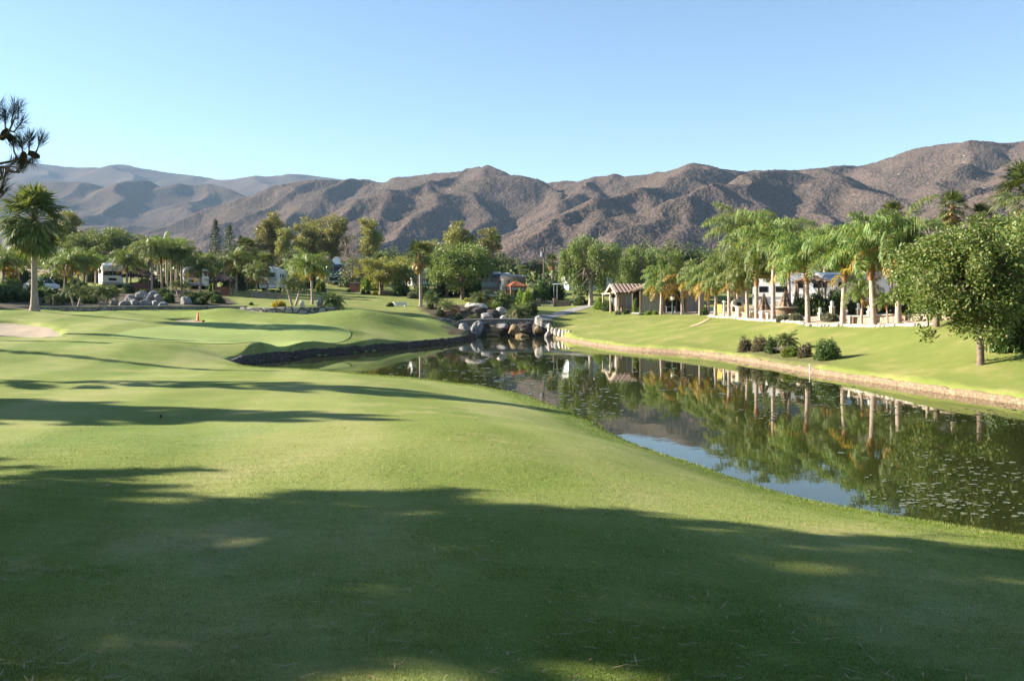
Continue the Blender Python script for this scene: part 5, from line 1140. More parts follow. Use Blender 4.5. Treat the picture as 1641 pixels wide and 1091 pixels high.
def motorhome(px, d, rz, label, col='white_paint', L=10.5, w=2.55, h=3.0, name='motorhome', dish=False, chevron=False, trim='grey_paint', sc=1.0, cat='motorhome'):
    t = thing(name, label, cat, on(px, d), rz, None, sc); z0 = .42
    g = G(); loft(g, [(0, section(w * .90, h * .84, z0 + .05, .35)), (.12, section(w * .97, h * .90, z0, .35)), (.55, section(w, h * .985, z0, .3)), (1.0, section(w, h, z0, .28)), (L, section(w, h, z0, .22))])
    ob('body', g.mesh('body', [M[col]]), t)
    g = G(); zc = z0 + h * .60
    g.add([(-w * .42, -.03, z0 + h * .42), (w * .42, -.03, z0 + h * .42), (w * .40, .02, z0 + h * .76), (-w * .40, .02, z0 + h * .76), (-w * .42, .10, z0 + h * .42), (w * .42, .10, z0 + h * .42), (w * .40, .14, z0 + h * .76), (-w * .40, .14, z0 + h * .76)], [[0, 1, 2, 3], [1, 5, 6, 2], [4, 0, 3, 7], [3, 2, 6, 7], [0, 4, 5, 1]])
    wi = ob('windshield', g.mesh('windshield', [M['glass']]), t)
    ob('centre_post', G().box((0, -.035, zc - .02), (.06, .04, h * .36)).mesh('post', [M[trim]]), wi)
    for s in (-1, 1):
        for (y, ww, hh) in ((1.2, .9, .8), (3.4, 1.4, .6), (6.2, 1.2, .6), (8.6, 1.0, .55)):
            if y + ww / 2 < L: ob('side_window', G().box((s * (w / 2 + .005), y, z0 + h * .64), (.03, ww, hh)).mesh('side_window', [M['glass']]), t)
        ob('stripe', G().box((s * (w / 2 + .004), L / 2 + .3, z0 + h * .36), (.02, L - .9, .28)).mesh('stripe', [M[trim]]), t)
        m_ = ob('mirror', G().box((s * (w / 2 + .18), .1, z0 + h * .6), (.16, .10, .42)).mesh('mirror', [M['black']]), t); ob('arm', G().tube([(s * w * .46, .2, z0 + h * .72), (s * (w / 2 + .18), .1, z0 + h * .66)], .025, 5).mesh('arm', [M['black']]), m_)
        ob('headlight', G().box((s * w * .34, -.02, z0 + h * .17), (.34, .10, .18)).mesh('headlight', [M['lens']]), t)
        for y in (1.7, L * .72): wheel(t, s * (w / 2 - .16), y)
    ob('bumper', G().box((0, -.05, z0 + .12), (w * .94, .22, .26)).mesh('bumper', [M[trim]]), t)
    ob('grille', G().box((0, -.02, z0 + h * .24), (w * .36, .08, .3)).mesh('grille', [M['black']]), t)
    for y in (2.6, 6.4): ob('roof_unit', G().box((0, y, z0 + h + .13), (.8, 1.0, .28), 0, 0, .86).mesh('roof_unit', [M['white_paint']]), t)
    ob('roof_rail', G().box((w * .36, L / 2, z0 + h + .05), (.05, L * .8, .08)).mesh('rail', [M[trim]]), t)
    if chevron:
        g = G()
        for s in (-1, 1):
            for (xa, za, xb, zb_, tk) in ((.06, .34, 1.22, .66, .20), (.06, .22, 1.22, .50, .08)):
                g.add([(s * xa, -.075, z0 + h * za), (s * xb, -.055, z0 + h * zb_), (s * xb, -.045, z0 + h * zb_ + tk * 1.5), (s * xa, -.065, z0 + h * za + tk * .5), (s * xa, -.02, z0 + h * za), (s * xb, 0, z0 + h * zb_), (s * xb, .01, z0 + h * zb_ + tk * 1.5), (s * xa, -.01, z0 + h * za + tk * .5)], [[0, 1, 2, 3], [7, 6, 5, 4], [0, 4, 5, 1], [3, 2, 6, 7]])
        g.box((0, -.07, z0 + h * .30), (w * .8, .03, .07))
        ob('chevron', g.mesh('chevron', [M['white_paint']]), t)
    if dish:
        dd_ = ob('satellite_dish', G().lathe([(0, .0), (.30, .02), (.52, .10), (.60, .22), (.58, .22), (.5, .12), (.3, .05), (0, .03)], n=20).mesh('dish', [M['white_paint']]), t, (.15, 1.4, z0 + h + .55)); dd_.rotation_euler = (R(75), 0, R(10))
        ob('dish_arm', G().tube([(.15, 1.4, z0 + h), (.15, 1.4, z0 + h + .5)], .05, 6).mesh('dish_arm', [M['grey_paint']]), t)
    return t
motorhome(180, 112, R(28), 'silver white motorhome with split dark windscreen behind the left date palms', 'white_paint', 10, h=2.75)
motorhome(309, 110, R(14), 'white motorhome with a wide dark window right of the tall palm cluster', 'white_paint', 9.5, h=2.45)
motorhome(534, 138, R(-4), 'navy motorhome with white V stripes and a roof satellite dish', 'navy_paint', 11, h=2.9, dish=True, chevron=True)
motorhome(784, 112, R(-20), 'black motorhome with silver roof edge behind the cascade palms', 'navy_paint', 10.5, h=2.95)
# trailers seen from the side or rear
def trailer(px, d, rz, label, L=9, w=2.5, h=2.9, awning=None, rear=False, raised=True):
    t = thing('trailer', label, 'trailer', on(px, d), rz); z0 = .55; g = G()
    loft(g, [(0, section(w, h, z0, .18)), (L * .70, section(w, h, z0, .18)), (L * .72, section(w, h - .85 + (0 if raised else .85), z0 + (.85 if raised else 0), .22)), (L, section(w * .96, h - 1.15 + (0 if raised else .9), z0 + (.95 if raised else 0), .35))])
    ob('body', g.mesh('trailer_body', [M['white_paint']]), t)
    for s in (-1, 1):
        for y, ww in ((1.0, .8), (2.7, 1.2), (4.6, .7), (7.2, .7)): ob('side_window', G().box((s * (w / 2 + .005), y, z0 + h * .62), (.03, ww, .55)).mesh('trailer_window', [M['glass']]), t)
        ob('stripe', G().box((s * (w / 2 + .004), L * .36, z0 + h * .32), (.02, L * .68, .22)).mesh('trailer_stripe', [M['grey_paint']]), t)
        dr = ob('door', G().box((s * (w / 2 + .008), L * .62, z0 + h * .42), (.03, .7, 1.9)).mesh('trailer_door', [M['white_paint']]), t); ob('handle', G().box((s * (w / 2 + .03), L * .62 + .25, z0 + h * .4), (.03, .05, .14)).mesh('door_handle', [M['chrome']]), dr)
        for y in (L * .28, L * .40): wheel(t, s * (w / 2 - .12), y, .38)
    for y in (1.8, 4.8): ob('roof_unit', G().box((0, y, z0 + h + .13), (.8, .95, .28), 0, 0, .86).mesh('trailer_roof_unit', [M['white_paint']]), t)
    if rear:
        ob('rear_window', G().box((0, -.02, z0 + h * .66), (w * .6, .04, .55)).mesh('rear_window', [M['glass']]), t)
        g = G()
        for k in range(5): g.box((0, -.03, z0 + .5 + k * .22), (w * .7, .05, .06))
        ob('rear_louvre', g.mesh('louvre', [M['black']]), t)
        g = G()
        for s in (.62, .95): g.tube([(s, -.1, z0 + .3), (s, -.1, z0 + h)], .02, 5)
        for k in range(8): g.tube([(.62, -.1, z0 + .4 + k * .32), (.95, -.1, z0 + .4 + k * .32)], .016, 5)
        ob('ladder', g.mesh('ladder', [M['chrome']]), t)
    if awning:
        s, y0, y1, out = awning; g = G(); a = np.array([(s * (w / 2), y0, z0 + h * .93), (s * (w / 2), y1, z0 + h * .93), (s * (w / 2 + out), y1, z0 + h * .70), (s * (w / 2 + out), y0, z0 + h * .70)])
        g.add(np.vstack([a, a - [0, 0, .03]]), [[0, 1, 2, 3], [7, 6, 5, 4], [3, 2, 6, 7], [0, 3, 7, 4], [2, 1, 5, 6]]); aw = ob('awning', g.mesh('awning', [M['grey_paint']]), t)
        for y in (y0 + .05, y1 - .05): ob('awning_arm', G().tube([(s * (w / 2), y, z0 + .7), (s * (w / 2 + out), y, z0 + h * .69)], .025, 5).mesh('awning_arm', [M['chrome']]), aw)
    return t
trailer(431, 112, R(5), 'white trailer seen from behind with dark louvres and a ladder', L=8, h=2.5, rear=True)
trailer(1208, 84, R(-112), 'white trailer with a row of small dark windows behind the closed umbrellas', L=9.5, h=2.7)
trailer(1268, 82, R(-116), 'long white trailer with a grey awning behind the queen palms', L=12, h=3.0, awning=(1, 3.0, 7.5, 2.2), raised=False)
trailer(905, 122, R(-70), 'white trailer half hidden by the weeping pepper tree', L=8, h=2.5, raised=False)
trailer(655, 132, R(-60), 'grey white trailer half hidden behind the round yellow green tree', L=6, h=2.6, raised=False)
# parked car on the left terrace
def car(px, d, rz, label):
    t = thing('parked_car', label, 'car', on(px, d), rz); g = G()
    prof = [(-2.1, .35), (-2.15, .75), (-1.3, .92), (-.7, 1.42), (.9, 1.45), (1.6, 1.0), (2.1, .92), (2.15, .4)]
    g.prism([(-.85, y, z) for y, z in prof], (0, 0, 0), (1.7, 0, 0)); ob('body', g.mesh('car_body', [M['white_paint']]), t)
    for s in (-1, 1):
        ob('side_window', G().prism([(s * .86, -1.15, .95), (s * .86, -.65, 1.36), (s * .86, .85, 1.38), (s * .86, 1.4, 1.0)], (0, 0, 0), (s * .01, 0, 0)).mesh('car_window', [M['glass']]), t)
        for y in (-1.35, 1.35): wheel(t, s * .76, y, .33)
        ob('headlight', G().box((s * .6, -2.14, .68), (.35, .06, .14)).mesh('car_light', [M['lens']]), t)
    ob('windshield', G().quad((-.75, -1.31, .96), (.75, -1.31, .96), (.7, -.74, 1.41), (-.7, -.74, 1.41)).mesh('car_screen', [M['glass']]), t)
car(66, 100, R(60), 'small white car parked behind the big fan palm trunk')

# ------------------------------------------------------------------ tan house, thatched gazebo, huts
t = thing('tan_house', 'tan stucco garden house with a striped tile roof and a gabled porch', 'house', tuple(on(990, 90.5)), R(12)); HL, HW, HH = 5.8, 3.0, 2.15
g = G(); g.box((HL / 2, HW / 2, HH / 2), (HL, HW, HH)); ob('wall', g.mesh('house_wall', [M['stucco']]), t)
ov = .35; zr = HH + .85
def tile_slope(a, b, c, d, nrib):
    gg = G(); a, b, c, d = map(np.array, (a, b, c, d)); nn = unit(np.cross(b - a, d - a)); nn = nn if nn[2] > 0 else -nn
    gg.add(np.vstack([[a, b, c, d], np.array([a, b, c, d]) - nn * .1]), [[0, 1, 2, 3], [7, 6, 5, 4], [0, 4, 5, 1], [1, 5, 6, 2], [2, 6, 7, 3], [3, 7, 4, 0]], 1)
    for k in range(nrib):
        f0 = (k + .18) / nrib; f1 = (k + .68) / nrib; p = [a + (b - a) * f0, a + (b - a) * f1, d + (c - d) * f1, d + (c - d) * f0]
        P_ = np.array(p); gg.add(np.vstack([P_ + nn * .05, P_ + nn * .003]), [[0, 1, 2, 3], [0, 4, 5, 1], [1, 5, 6, 2], [3, 2, 6, 7], [0, 3, 7, 4]], 0)
    return gg
gg = tile_slope((-ov, -ov, HH - .08), (HL + ov, -ov, HH - .08), (HL + ov, HW / 2, zr), (-ov, HW / 2, zr), 15)
g2 = tile_slope((HL + ov, HW + ov, HH - .08), (-ov, HW + ov, HH - .08), (-ov, HW / 2 + .01, zr), (HL + ov, HW / 2 + .01, zr), 15)
for v, (f, m_, sm) in zip(g2.V, g2.F): gg.V.append(v); gg.F.append((f + gg.n - 0, m_, sm))
g_roof = gg; rf = ob('roof', g_roof.mesh('house_roof', [M['tile_pale'], M['tile_dark']]), t)
for x_ in (0, HL - .12): ob('gable', G().prism([(x_, 0, HH), (x_, HW, HH), (x_, HW / 2, zr - .12)], (0, 0, 0), (.12, 0, 0)).mesh('gable', [M['stucco']]), t)
g = G()
for (y0, y1) in ((-ov - .02, HW / 2), (HW + ov + .02, HW / 2)):
    a = np.array([-ov - .06, y0, HH - .10]); b = np.array([-ov - .06, y1, zr + .02]); g.add([a, b, b - [0, 0, .24], a - [0, 0, .24], a + [.08, 0, 0], b + [.08, 0, 0], b + [.08, 0, -.24], a + [.08, 0, -.24]], [[0, 1, 2, 3], [0, 4, 5, 1], [3, 2, 6, 7], [4, 7, 6, 5], [0, 3, 7, 4]])
ob('barge_board', g.mesh('barge_board', [M['cream']]), t)
for px_, ww in ((1.45, 1.0),):
    fr = ob('window', G().box((px_, -.02, 1.25), (ww + .2, .06, 1.45)).mesh('window_frame', [M['cream']]), t); ob('pane', G().box((px_, -.05, 1.25), (ww, .04, 1.25)).mesh('window_pane', [M['shade']]), fr)
ob('corner_post', G().box((2.6, -.06, 1.05), (.85, .16, 2.1)).mesh('house_pier', [M['stucco']]), t)
dr = ob('door', G().box((3.7, -.02, 1.0), (.9, .06, 2.0)).mesh('house_door', [M['dark_in']]), t); ob('handle', G().box((3.35, -.07, 1.0), (.04, .06, .16)).mesh('house_handle', [M['chrome']]), dr)
for y in (.55, HW - .7): ob('side_window', G().box((-.02, y, 1.3), (.06, .9, 1.3)).mesh('gable_window', [M['shade']]), t)
ob('side_door', G().box((-.02, HW / 2, 1.0), (.05, .9, 2.0)).mesh('gable_door', [M['dark_in']]), t)
for x, y in ((-.75, .2), (-.75, HW - .3), (-.25, -.3)): ob('porch_post', G().box((x, y, 1.0), (.14, .14, 2.0)).mesh('porch_post', [M['cream']]), t)
ob('porch_beam', G().box((-.45, HW / 2, 1.98), (.8, HW - .2, .12)).mesh('porch_beam', [M['cream']]), t)
ob('planter_wall', G().box((1.2, -.55, .25), (2.2, .3, .5)).mesh('planter_wall', [M['blockwall']]), t)
def thatch_roof(g, w, dpt, z0, z1, ridge, n=40, seed=0, m=0, fringe=.35, ov=.4):
    """hip roof of layered thatch with a ragged fringe"""
    r = np.random.default_rng(seed); W, Dp = w / 2 + ov, dpt / 2 + ov
    E = np.array([(-W, -Dp, z0), (W, -Dp, z0), (W, Dp, z0), (-W, Dp, z0)]); T = np.array([(-ridge / 2, 0, z1), (ridge / 2, 0, z1), (ridge / 2, .05, z1), (-ridge / 2, .05, z1)])
    for s in range(4):
        a, b = E[s], E[(s + 1) % 4]; c, d = T[(s + 1) % 4], T[s]
        for lay in range(5):
            f0 = lay / 5; f1 = min(1, (lay + 1.25) / 5); u = np.linspace(0, 1, n)
            lo = (a + (b - a) * u[:, None]) * (1 - f0) + (d + (c - d) * u[:, None]) * f0; hi = (a + (b - a) * u[:, None]) * (1 - f1) + (d + (c - d) * u[:, None]) * f1
            lo = lo + np.array([0, 0, .09]) - np.array([0, 0, 1]) * (r.random((n, 1)) * fringe * (1 if lay == 0 else .35)); sag = np.array([0, 0, -.08 * math.sin(f0 * 3.14)])
            i = np.arange(n - 1); g.add(np.vstack([lo + sag, hi]), np.stack([i, i + 1, n + i + 1, n + i], 1), m)
    return g
t = thing('thatched_gazebo', 'thatched gazebo with grey drop shades beside the tan house', 'gazebo', tuple(on(1072, 87)), R(4)); GWd, GD_ = 6.6, 3.6
ob('roof', thatch_roof(G(), GWd, GD_, 2.28, 3.3, 3.2, seed=3).mesh('gazebo_roof', [M['thatch']]), t)
for x in (-GWd / 2, -.9, 1.2, GWd / 2):
    for y in (-GD_ / 2, GD_ / 2): ob('post', G().tube([(x, y, -.1), (x, y, 2.4)], .08, 8).mesh('gazebo_post', [M['post']]), t)
for x0, x1, y in ((-3.25, -2.45, -1.75), (-2.41, -1.70, -1.75), (-1.66, -.95, -1.75), (1.28, 2.2, -1.2), (2.24, 3.2, -1.2), (-3.2, 3.2, 1.76)):
    ob('drop_shade', G().box(((x0 + x1) / 2, y, 1.22), (x1 - x0, .03, 2.1)).mesh('drop_shade', [M['shade'] if y < 1 else M['dark_in']]), t)  # rear sheet is near-black: shade of the open interior put into its colour
ob('floor', G().box((0, 0, .03), (GWd + .4, GD_ + .4, .1)).mesh('gazebo_floor', [M['concrete']]), t)
tb = thing('patio_table', 'low grey table inside the open bay of the thatched gazebo', 'table', tuple(on(1074, 87)), 0); ob('tabletop', G().box((0, 0, .66), (1.0, .6, .05)).mesh('patio_tabletop', [M['grey_paint']]), tb)
for sx in (-1, 1):
    for sy in (-1, 1): ob('leg', G().tube([(sx * .45, sy * .25, 0), (sx * .45, sy * .25, .64)], .03, 6).mesh('table_leg', [M['grey_paint']]), tb)
def hut(px, d, wpx, zpost, zr, label, seed, mat='dark_thatch', rect=1.0):
    w_ = wpx * d / F; t = thing('thatched_hut', label, 'hut', tuple(on(px, d)), .15); ob('roof', thatch_roof(G(), w_ * .8, w_ * .8 * rect, zpost, zr, w_ * .25 if rect < 1 else .25, seed=seed, ov=w_ * .1, fringe=.3).mesh('hut_roof', [M[mat]]), t)
    for sx in (-1, 1):
        for sy in (-1, 1): ob('post', G().tube([(sx * w_ * .36, sy * w_ * .36 * rect, -.1), (sx * w_ * .36, sy * w_ * .36 * rect, zpost + .1)], .09, 7).mesh('hut_post', [M['post']]), t)
    ob('bar_counter', G().box((0, -w_ * .2 * rect, .5), (w_ * .55, .5, 1.0)).mesh('hut_counter', [M['brickred']]), t)
hut(223, 106, 46, 1.75, 2.75, 'long dark thatched hut between the silver motorhome and the palm cluster', 5, rect=.7)
hut(357, 100, 36, 1.65, 2.75, 'pointed dark thatched palapa right of the white motorhome', 6)
hut(1300, 70, 50, 2.35, 2.9, 'brown thatched shade roof below the long white trailer', 7, 'thatch', .6)
# orange tiled pavilion, white shade structure
t = thing('tiled_pavilion', 'small pavilion with an orange tiled hip roof beside the black motorhome', 'pavilion', tuple(on(826, 108)), R(20)); w_ = 2.2
for s in range(4):
    a = [(-w_ / 2, -w_ / 2, 2.0), (w_ / 2, -w_ / 2, 2.0), (w_ / 2, w_ / 2, 2.0), (-w_ / 2, w_ / 2, 2.0)]; p, q = a[s], a[(s + 1) % 4]
    gg = tile_slope(p, q, (q[0] * .03, q[1] * .03, 2.62), (p[0] * .03, p[1] * .03, 2.62), 7); ob('roof', gg.mesh('pavilion_roof', [M['terra'], M['brickred']]), t)
    ob('post', G().box((a[s][0] * .85, a[s][1] * .85, 1.0), (.22, .22, 2.05)).mesh('pavilion_post', [M['brickred']]), t)
t = thing('shade_canopy', 'pale flat shade canopy on white posts left of the pepper tree', 'canopy', tuple(on(906, 106)), R(8))
ob('roof', G().box((0, 0, 2.45), (3.0, 2.6, .12), 0, 0, .8).mesh('canopy_roof', [M['grey_paint']]), t)
for sx in (-1, 1):
    for sy in (-1, 1): ob('post', G().box((sx * 1.25, sy * 1.05, 1.2), (.08, .08, 2.42)).mesh('canopy_post', [M['grey_paint']]), t)
# pale patio wall with a gate
t = thing('patio_wall', 'pale block patio wall with two pillars and stone steps in front of the hedge', 'wall', tuple(on(876, 102)), R(2)); s_ = 102 / F
for x0, x1 in ((-42, -14), (16, 39)): 
    sg = ob('wall_panel', G().box(((x0 + x1) / 2 * s_, 0, .22), ((x1 - x0) * s_, .25, .9)).mesh('patio_panel', [M['blockwall']]), t); ob('coping', G().box(((x0 + x1) / 2 * s_, 0, .70), ((x1 - x0) * s_ + .06, .35, .08)).mesh('patio_coping', [M['cream']]), sg)
for x in (-42, -13, 13): pl = ob('pillar', G().box((x * s_, 0, .3), (.42, .42, 1.15)).mesh('patio_pillar', [M['blockwall']]), t); ob('cap', G().box((x * s_, 0, .91), (.5, .5, .08)).mesh('pillar_cap', [M['cream']]), pl)
g = G()
for k in range(9): g.tube([(-.75 + k * .19, 0, .02), (-.75 + k * .19, 0, .62 + .15 * math.sin(k / 8 * 3.14))], .022, 5)
g.tube([(-.8, 0, .12), (.8, 0, .12)], .025, 5); g.tube([(-.8, 0, .58), (.8, 0, .58)], .025, 5); ob('gate', g.mesh('iron_gate', [M['grey_paint']]), t)
g = G()
for k in range(4): g.box((-.9, -.45 - k * .4, -.14 - k * .12), (4.2, .42, .14))
ob('step', g.mesh('patio_steps', [M['concrete']]), t)
# closed parasol by the black motorhome, figure-like statue
def parasol(px, d, hgt, wpx, label, col='canvas', base=True, group='closed patio umbrellas'):
    t = thing('patio_umbrella', label, 'umbrella', tuple(on(px, d)), 0, group); w_ = wpx * d / F / 2
    ob('pole', G().tube([(0, 0, 0), (0, 0, hgt)], .03, 8).mesh('umbrella_pole', [M['post']]), t)
    prof = [(.03, hgt + .02), (w_ * .18, hgt - .12), (w_ * .42, hgt * .72), (w_ * .55, hgt * .60), (w_ * .9, hgt * .40), (w_, hgt * .33), (w_ * .94, hgt * .32)]
    ob('canopy', G().lathe(prof, n=48, wob=.16).mesh('umbrella_canopy', [M[col]]), t)
    ob('strap', G().lathe([(w_ * .56, hgt * .58), (w_ * .60, hgt * .585), (w_ * .56, hgt * .61)], n=24).mesh('umbrella_strap', [M['black']]), t)
    ob('base', G().lathe([(.02, .12), (.1, .12), (.34, .06), (.36, 0)], n=18).mesh('umbrella_base', [M['concrete']]), t)
parasol(1223.5, 62.5, 1.75, 22, 'brown closed umbrella left of the tall thick booted palm')
parasol(1258, 60, 1.95, 24, 'brown closed umbrella right of the tall thick booted palm over the round bar')
parasol(1275, 70, 2.5, 7, 'slim dark red closed umbrella standing behind the hedge')
parasol(803, 110, 2.1, 5, 'slim white closed parasol in front of the black motorhome', 'white_paint')
t = thing('round_bar', 'round tan bar counter under the right closed umbrella', 'bar', tuple(on(1257, 59.2)), 0)
ob('counter', G().lathe([(0, .78), (.9, .78), (.92, .70), (.62, .66), (.6, 0)], n=28).mesh('bar_counter', [M['cream']]), t); ob('counter_base', G().lathe([(.64, .66), (.66, .3), (.66, 0)], n=28).mesh('bar_base', [M['thatch']]), t)
# low patio walls, pillars, lanterns, chairs, lamp
def pillar(px, d, wpx, hpx, label, mat='cream', cap='white_paint', lantern=False, group='patio pillars'):
    t = thing('garden_pillar', label, 'pillar', tuple(on(px, d)), .2, group); w_ = wpx * d / F; h_ = hpx * d / F
    ob('shaft', G().box((0, 0, h_ / 2 - .05), (w_ * .85, w_ * .85, h_)).mesh('pillar_shaft', [M[mat]]), t); ob('cap', G().box((0, 0, h_ - .02), (w_, w_, .07)).mesh('pillar_cap', [M[cap]]), t)
    if lantern:
        ob('lantern', G().box((0, 0, h_ + .14), (w_ * .55, w_ * .55, .24), 0, 0, .85).mesh('pillar_lantern', [M['lens']]), t); ob('lantern_roof', G().box((0, 0, h_ + .31), (w_ * .8, w_ * .8, .1), 0, 0, .2).mesh('lantern_roof', [M['white_paint']]), t)
pillar(1185, 65.5, 12, 17, 'square cream pillar with the dark right side on the patio', lantern=False)
pillar(1206, 63, 8, 12, 'small cream pillar between the close pair of palms')
pillar(1223, 60.5, 12, 12, 'wide cream pillar under the left closed umbrella')
pillar(1231, 58.5, 7, 12, 'narrow cream pillar left of the tall booted palm')
pillar(1314, 53.6, 6, 11, 'white lantern post low in front of the dark hedge', lantern=True)
pillar(1333, 56, 7, 16, 'white lantern post in front of the dark hedge shrub by the forked palm', lantern=True)
pillar(1375, 52.5, 6, 17, 'white lantern post beside the small young queen palm', lantern=True)
pillar(1393, 51, 7, 15, 'white lantern post left of the straight pink trunk', lantern=True)
pillar(1362, 50.2, 6, 13, 'white short pillar at the left end of the low patio wall', lantern=False)
def low_wall(l, hpx, label, mat='blockwall'):
    xy, _ = pxline([(a, 0, d) for a, d in l]); rp = resample(xy, .5); z = ground(rp[:, 0], rp[:, 1]); d_ = rp[:, 1]
    return wall_along('garden_wall', rp, z - .2, z + hpx * d_ / F, .3, M[mat], label, 'wall', .008, cap=M['cream'], caph=.07)
low_wall([(1364, 50.4), (1400, 49), (1450, 47.6)], 11, 'long low cream patio wall behind the straight pink trunk')
low_wall([(1150, 70), (1180, 66), (1206, 63.4)], 7, 'low cream patio wall behind the yellow chairs')
low_wall([(1240, 58.6), (1268, 57.6)], 6, 'low stone planter wall under the round bar')
low_wall([(1455, 47), (1490, 45), (1530, 44)], 8, 'low cream wall behind the trunk under the left broadleaf tree')
# border of river stones, one line of rounded stones set in a bed
bl, _ = pxline([(1137, 0, 71.5), (1160, 0, 67.5), (1190, 0, 63.2), (1240, 0, 57.2), (1296, 0, 52), (1350, 0, 50), (1402, 0, 46.5), (1445, 0, 44.8), (1500, 0, 42)])
rp = resample(bl, .24); g = G(); r = np.random.default_rng(4)
for k, (x, y) in enumerate(rp):
    z = gz(x, y); a = r.uniform(.10, .17); n = 7; u = np.arange(n) * 6.283 / n
    prof = np.array([(0, .9), (.6, .72), (1, .25), (.95, -.3)]); V = np.concatenate([np.column_stack([p * a * np.cos(u) * r.uniform(.9, 1.25), p * a * np.sin(u), np.full(n, q * a * .95)]) for p, q in prof]) + [x + r.normal() * .03, y + r.normal() * .03, z + .02]
    i = np.arange(3)[:, None] * n; j = np.arange(n)[None]; g.add(V, np.stack([i + j, i + n + j, i + n + (j + 1) % n, i + (j + 1) % n], -1).reshape(-1, 4), 0, True)
tag(ob('stone_border', g.mesh('stone_border', [M['river']])), 'border line of pale rounded river stones along the patio edge', 'border')
def chair(px, d, rz, label, col='yellow'):
    t = thing('patio_chair', label, 'chair', tuple(on(px, d)), rz, 'patio chairs')
    ob('seat', G().box((0, 0, .42), (.5, .5, .06)).mesh('chair_seat', [M[col]]), t); b = G()
    for k in range(4): b.box((-.18 + k * .12, .24, .72), (.09, .04, .58), 0, 0, 1, (0, .08))
    ob('backrest', b.mesh('chair_back', [M[col]]), t)
    for sx in (-1, 1):
        for sy in (-1, 1): ob('leg', G().box((sx * .21, sy * .21, .2), (.06, .06, .42)).mesh('chair_leg', [M[col]]), t)
        ob('armrest', G().box((sx * .26, 0, .62), (.08, .5, .04)).mesh('chair_arm', [M[col]]), t)
chair(1152, 70.5, .4, 'left yellow patio chair at the end of the patio'); chair(1157, 69, 2.2, 'right yellow patio chair at the end of the patio'); chair(1200, 64.5, 1.0, 'yellow patio chair between the close pair of palms'); chair(1243, 61.5, -.6, 'pale patio chair left of the round bar', 'cream')
t = thing('barbecue', 'cream domed barbecue oven on the patio behind the low wall', 'barbecue', tuple(on(1181, 68.5)), 0)
ob('dome', G().lathe([(.02, 1.35), (.25, 1.3), (.45, 1.1), (.5, .9), (.52, .75)], n=20).mesh('oven_dome', [M['cream']]), t); ob('base', G().box((0, 0, .38), (1.0, .8, .78)).mesh('oven_base', [M['blockwall']]), t); ob('mouth', G().box((0, -.48, .95), (.34, .12, .24)).mesh('oven_mouth', [M['dark_in']]), t)
def lamp(px, d, hgt, label, col, lens='lens'):
    t = thing('lamp_post', label, 'lamp', tuple(on(px, d)), 0); ob('pole', G().tube([(0, 0, -.1), (0, 0, .25), (0, 0, .3), (0, 0, hgt - .35)], [.09, .09, .05, .045], 8).mesh('lamp_pole', [M[col]]), t)
    l_ = ob('lantern', G().lathe([(.05, hgt - .36), (.13, hgt - .3), (.17, hgt - .02), (.05, hgt + .0)], n=8, smooth=False).mesh('lamp_glass', [M[lens]]), t); ob('lantern_roof', G().lathe([(.2, hgt - .03), (.12, hgt + .08), (.02, hgt + .16)], n=8, smooth=False).mesh('lamp_roof', [M[col]]), l_)
lamp(1077, 80, 1.65, 'dark green lamp post between the two left queen palms of the gazebo', 'green_paint')
t = thing('white_post', 'white square post with a cap on the patio beside the third queen palm', 'post', tuple(on(1160, 68)), 0); ob('shaft', G().box((0, 0, .6), (.13, .13, 1.25)).mesh('post_shaft', [M['white_paint']]), t); ob('cap', G().box((0, 0, 1.26), (.3, .3, .12), 0, 0, .4).mesh('post_cap', [M['white_paint']]), t)
# utility pole, white bench, cone, markers, clay wall, patio things on the left
t = thing('utility_pole', 'dark utility pole with a grey transformer behind the trees', 'pole', tuple(on(871, 125)), 0); zt_ = EYE + (487 - 397) * 125 / F - t.location.z
ob('pole', G().tube([(0, 0, -.2), (0, 0, zt_)], [.13, .10], 9).mesh('utility_pole', [M['bark']]), t); ob('crossarm', G().box((0, -.15, zt_ - .4), (1.0, .08, .1), .9).mesh('crossarm', [M['bark']]), t); ob('transformer', G().tube([(-.3, -.15, zt_ - 1.3), (-.3, -.15, zt_ - .6)], .17, 12).mesh('transformer', [M['grey_paint']]), t)
t = thing('concrete_bench', 'low white concrete bench on the lawn left of the lone fan palm', 'bench', tuple(on(641, 94)), R(22))
ob('seat', G().box((0, 0, .40), (1.5, .42, .1)).mesh('bench_seat', [M['white_paint']]), t)
for sx in (-1, 1): ob('leg', G().box((sx * .55, 0, .17), (.16, .36, .36)).mesh('bench_leg', [M['white_paint']]), t)
ob('apron', G().box((0, -.12, .22), (.96, .05, .26)).mesh('bench_apron', [M['white_paint']]), t)
bx, by = P(316.5, 516, 64.8)[:2]; t = thing('traffic_cone', 'orange cone standing at the far edge of the small bunker', 'cone', (bx, by, gz(bx, by) - .02), 0)
ob('cone', G().lathe([(.03, .72), (.04, .70), (.10, .06), (.12, .04)], n=18).mesh('cone_body', [M['orange']]), t); ob('base', G().box((0, 0, .02), (.32, .32, .05)).mesh('cone_base', [M['orange']]), t)
t = thing('clay_wall', 'leaning red clay wall panel left of the round yellow green tree', 'wall', tuple(on(568, 124)), R(-12)); ob('panel', G().box((0, 0, .6), (1.5, .25, 1.35)).mesh('clay_panel', [M['brickred']]), t); ob('coping', G().box((0, 0, 1.3), (1.6, .33, .09)).mesh('clay_coping', [M['cream']]), t)
low_wall([(400, 100), (425, 100), (452, 100)], 7, 'low pale block wall in front of the trailer rear')
low_wall([(610, 116), (630, 117), (650, 118)], 7, 'low red brown wall under the yellow green trees', 'brickred')
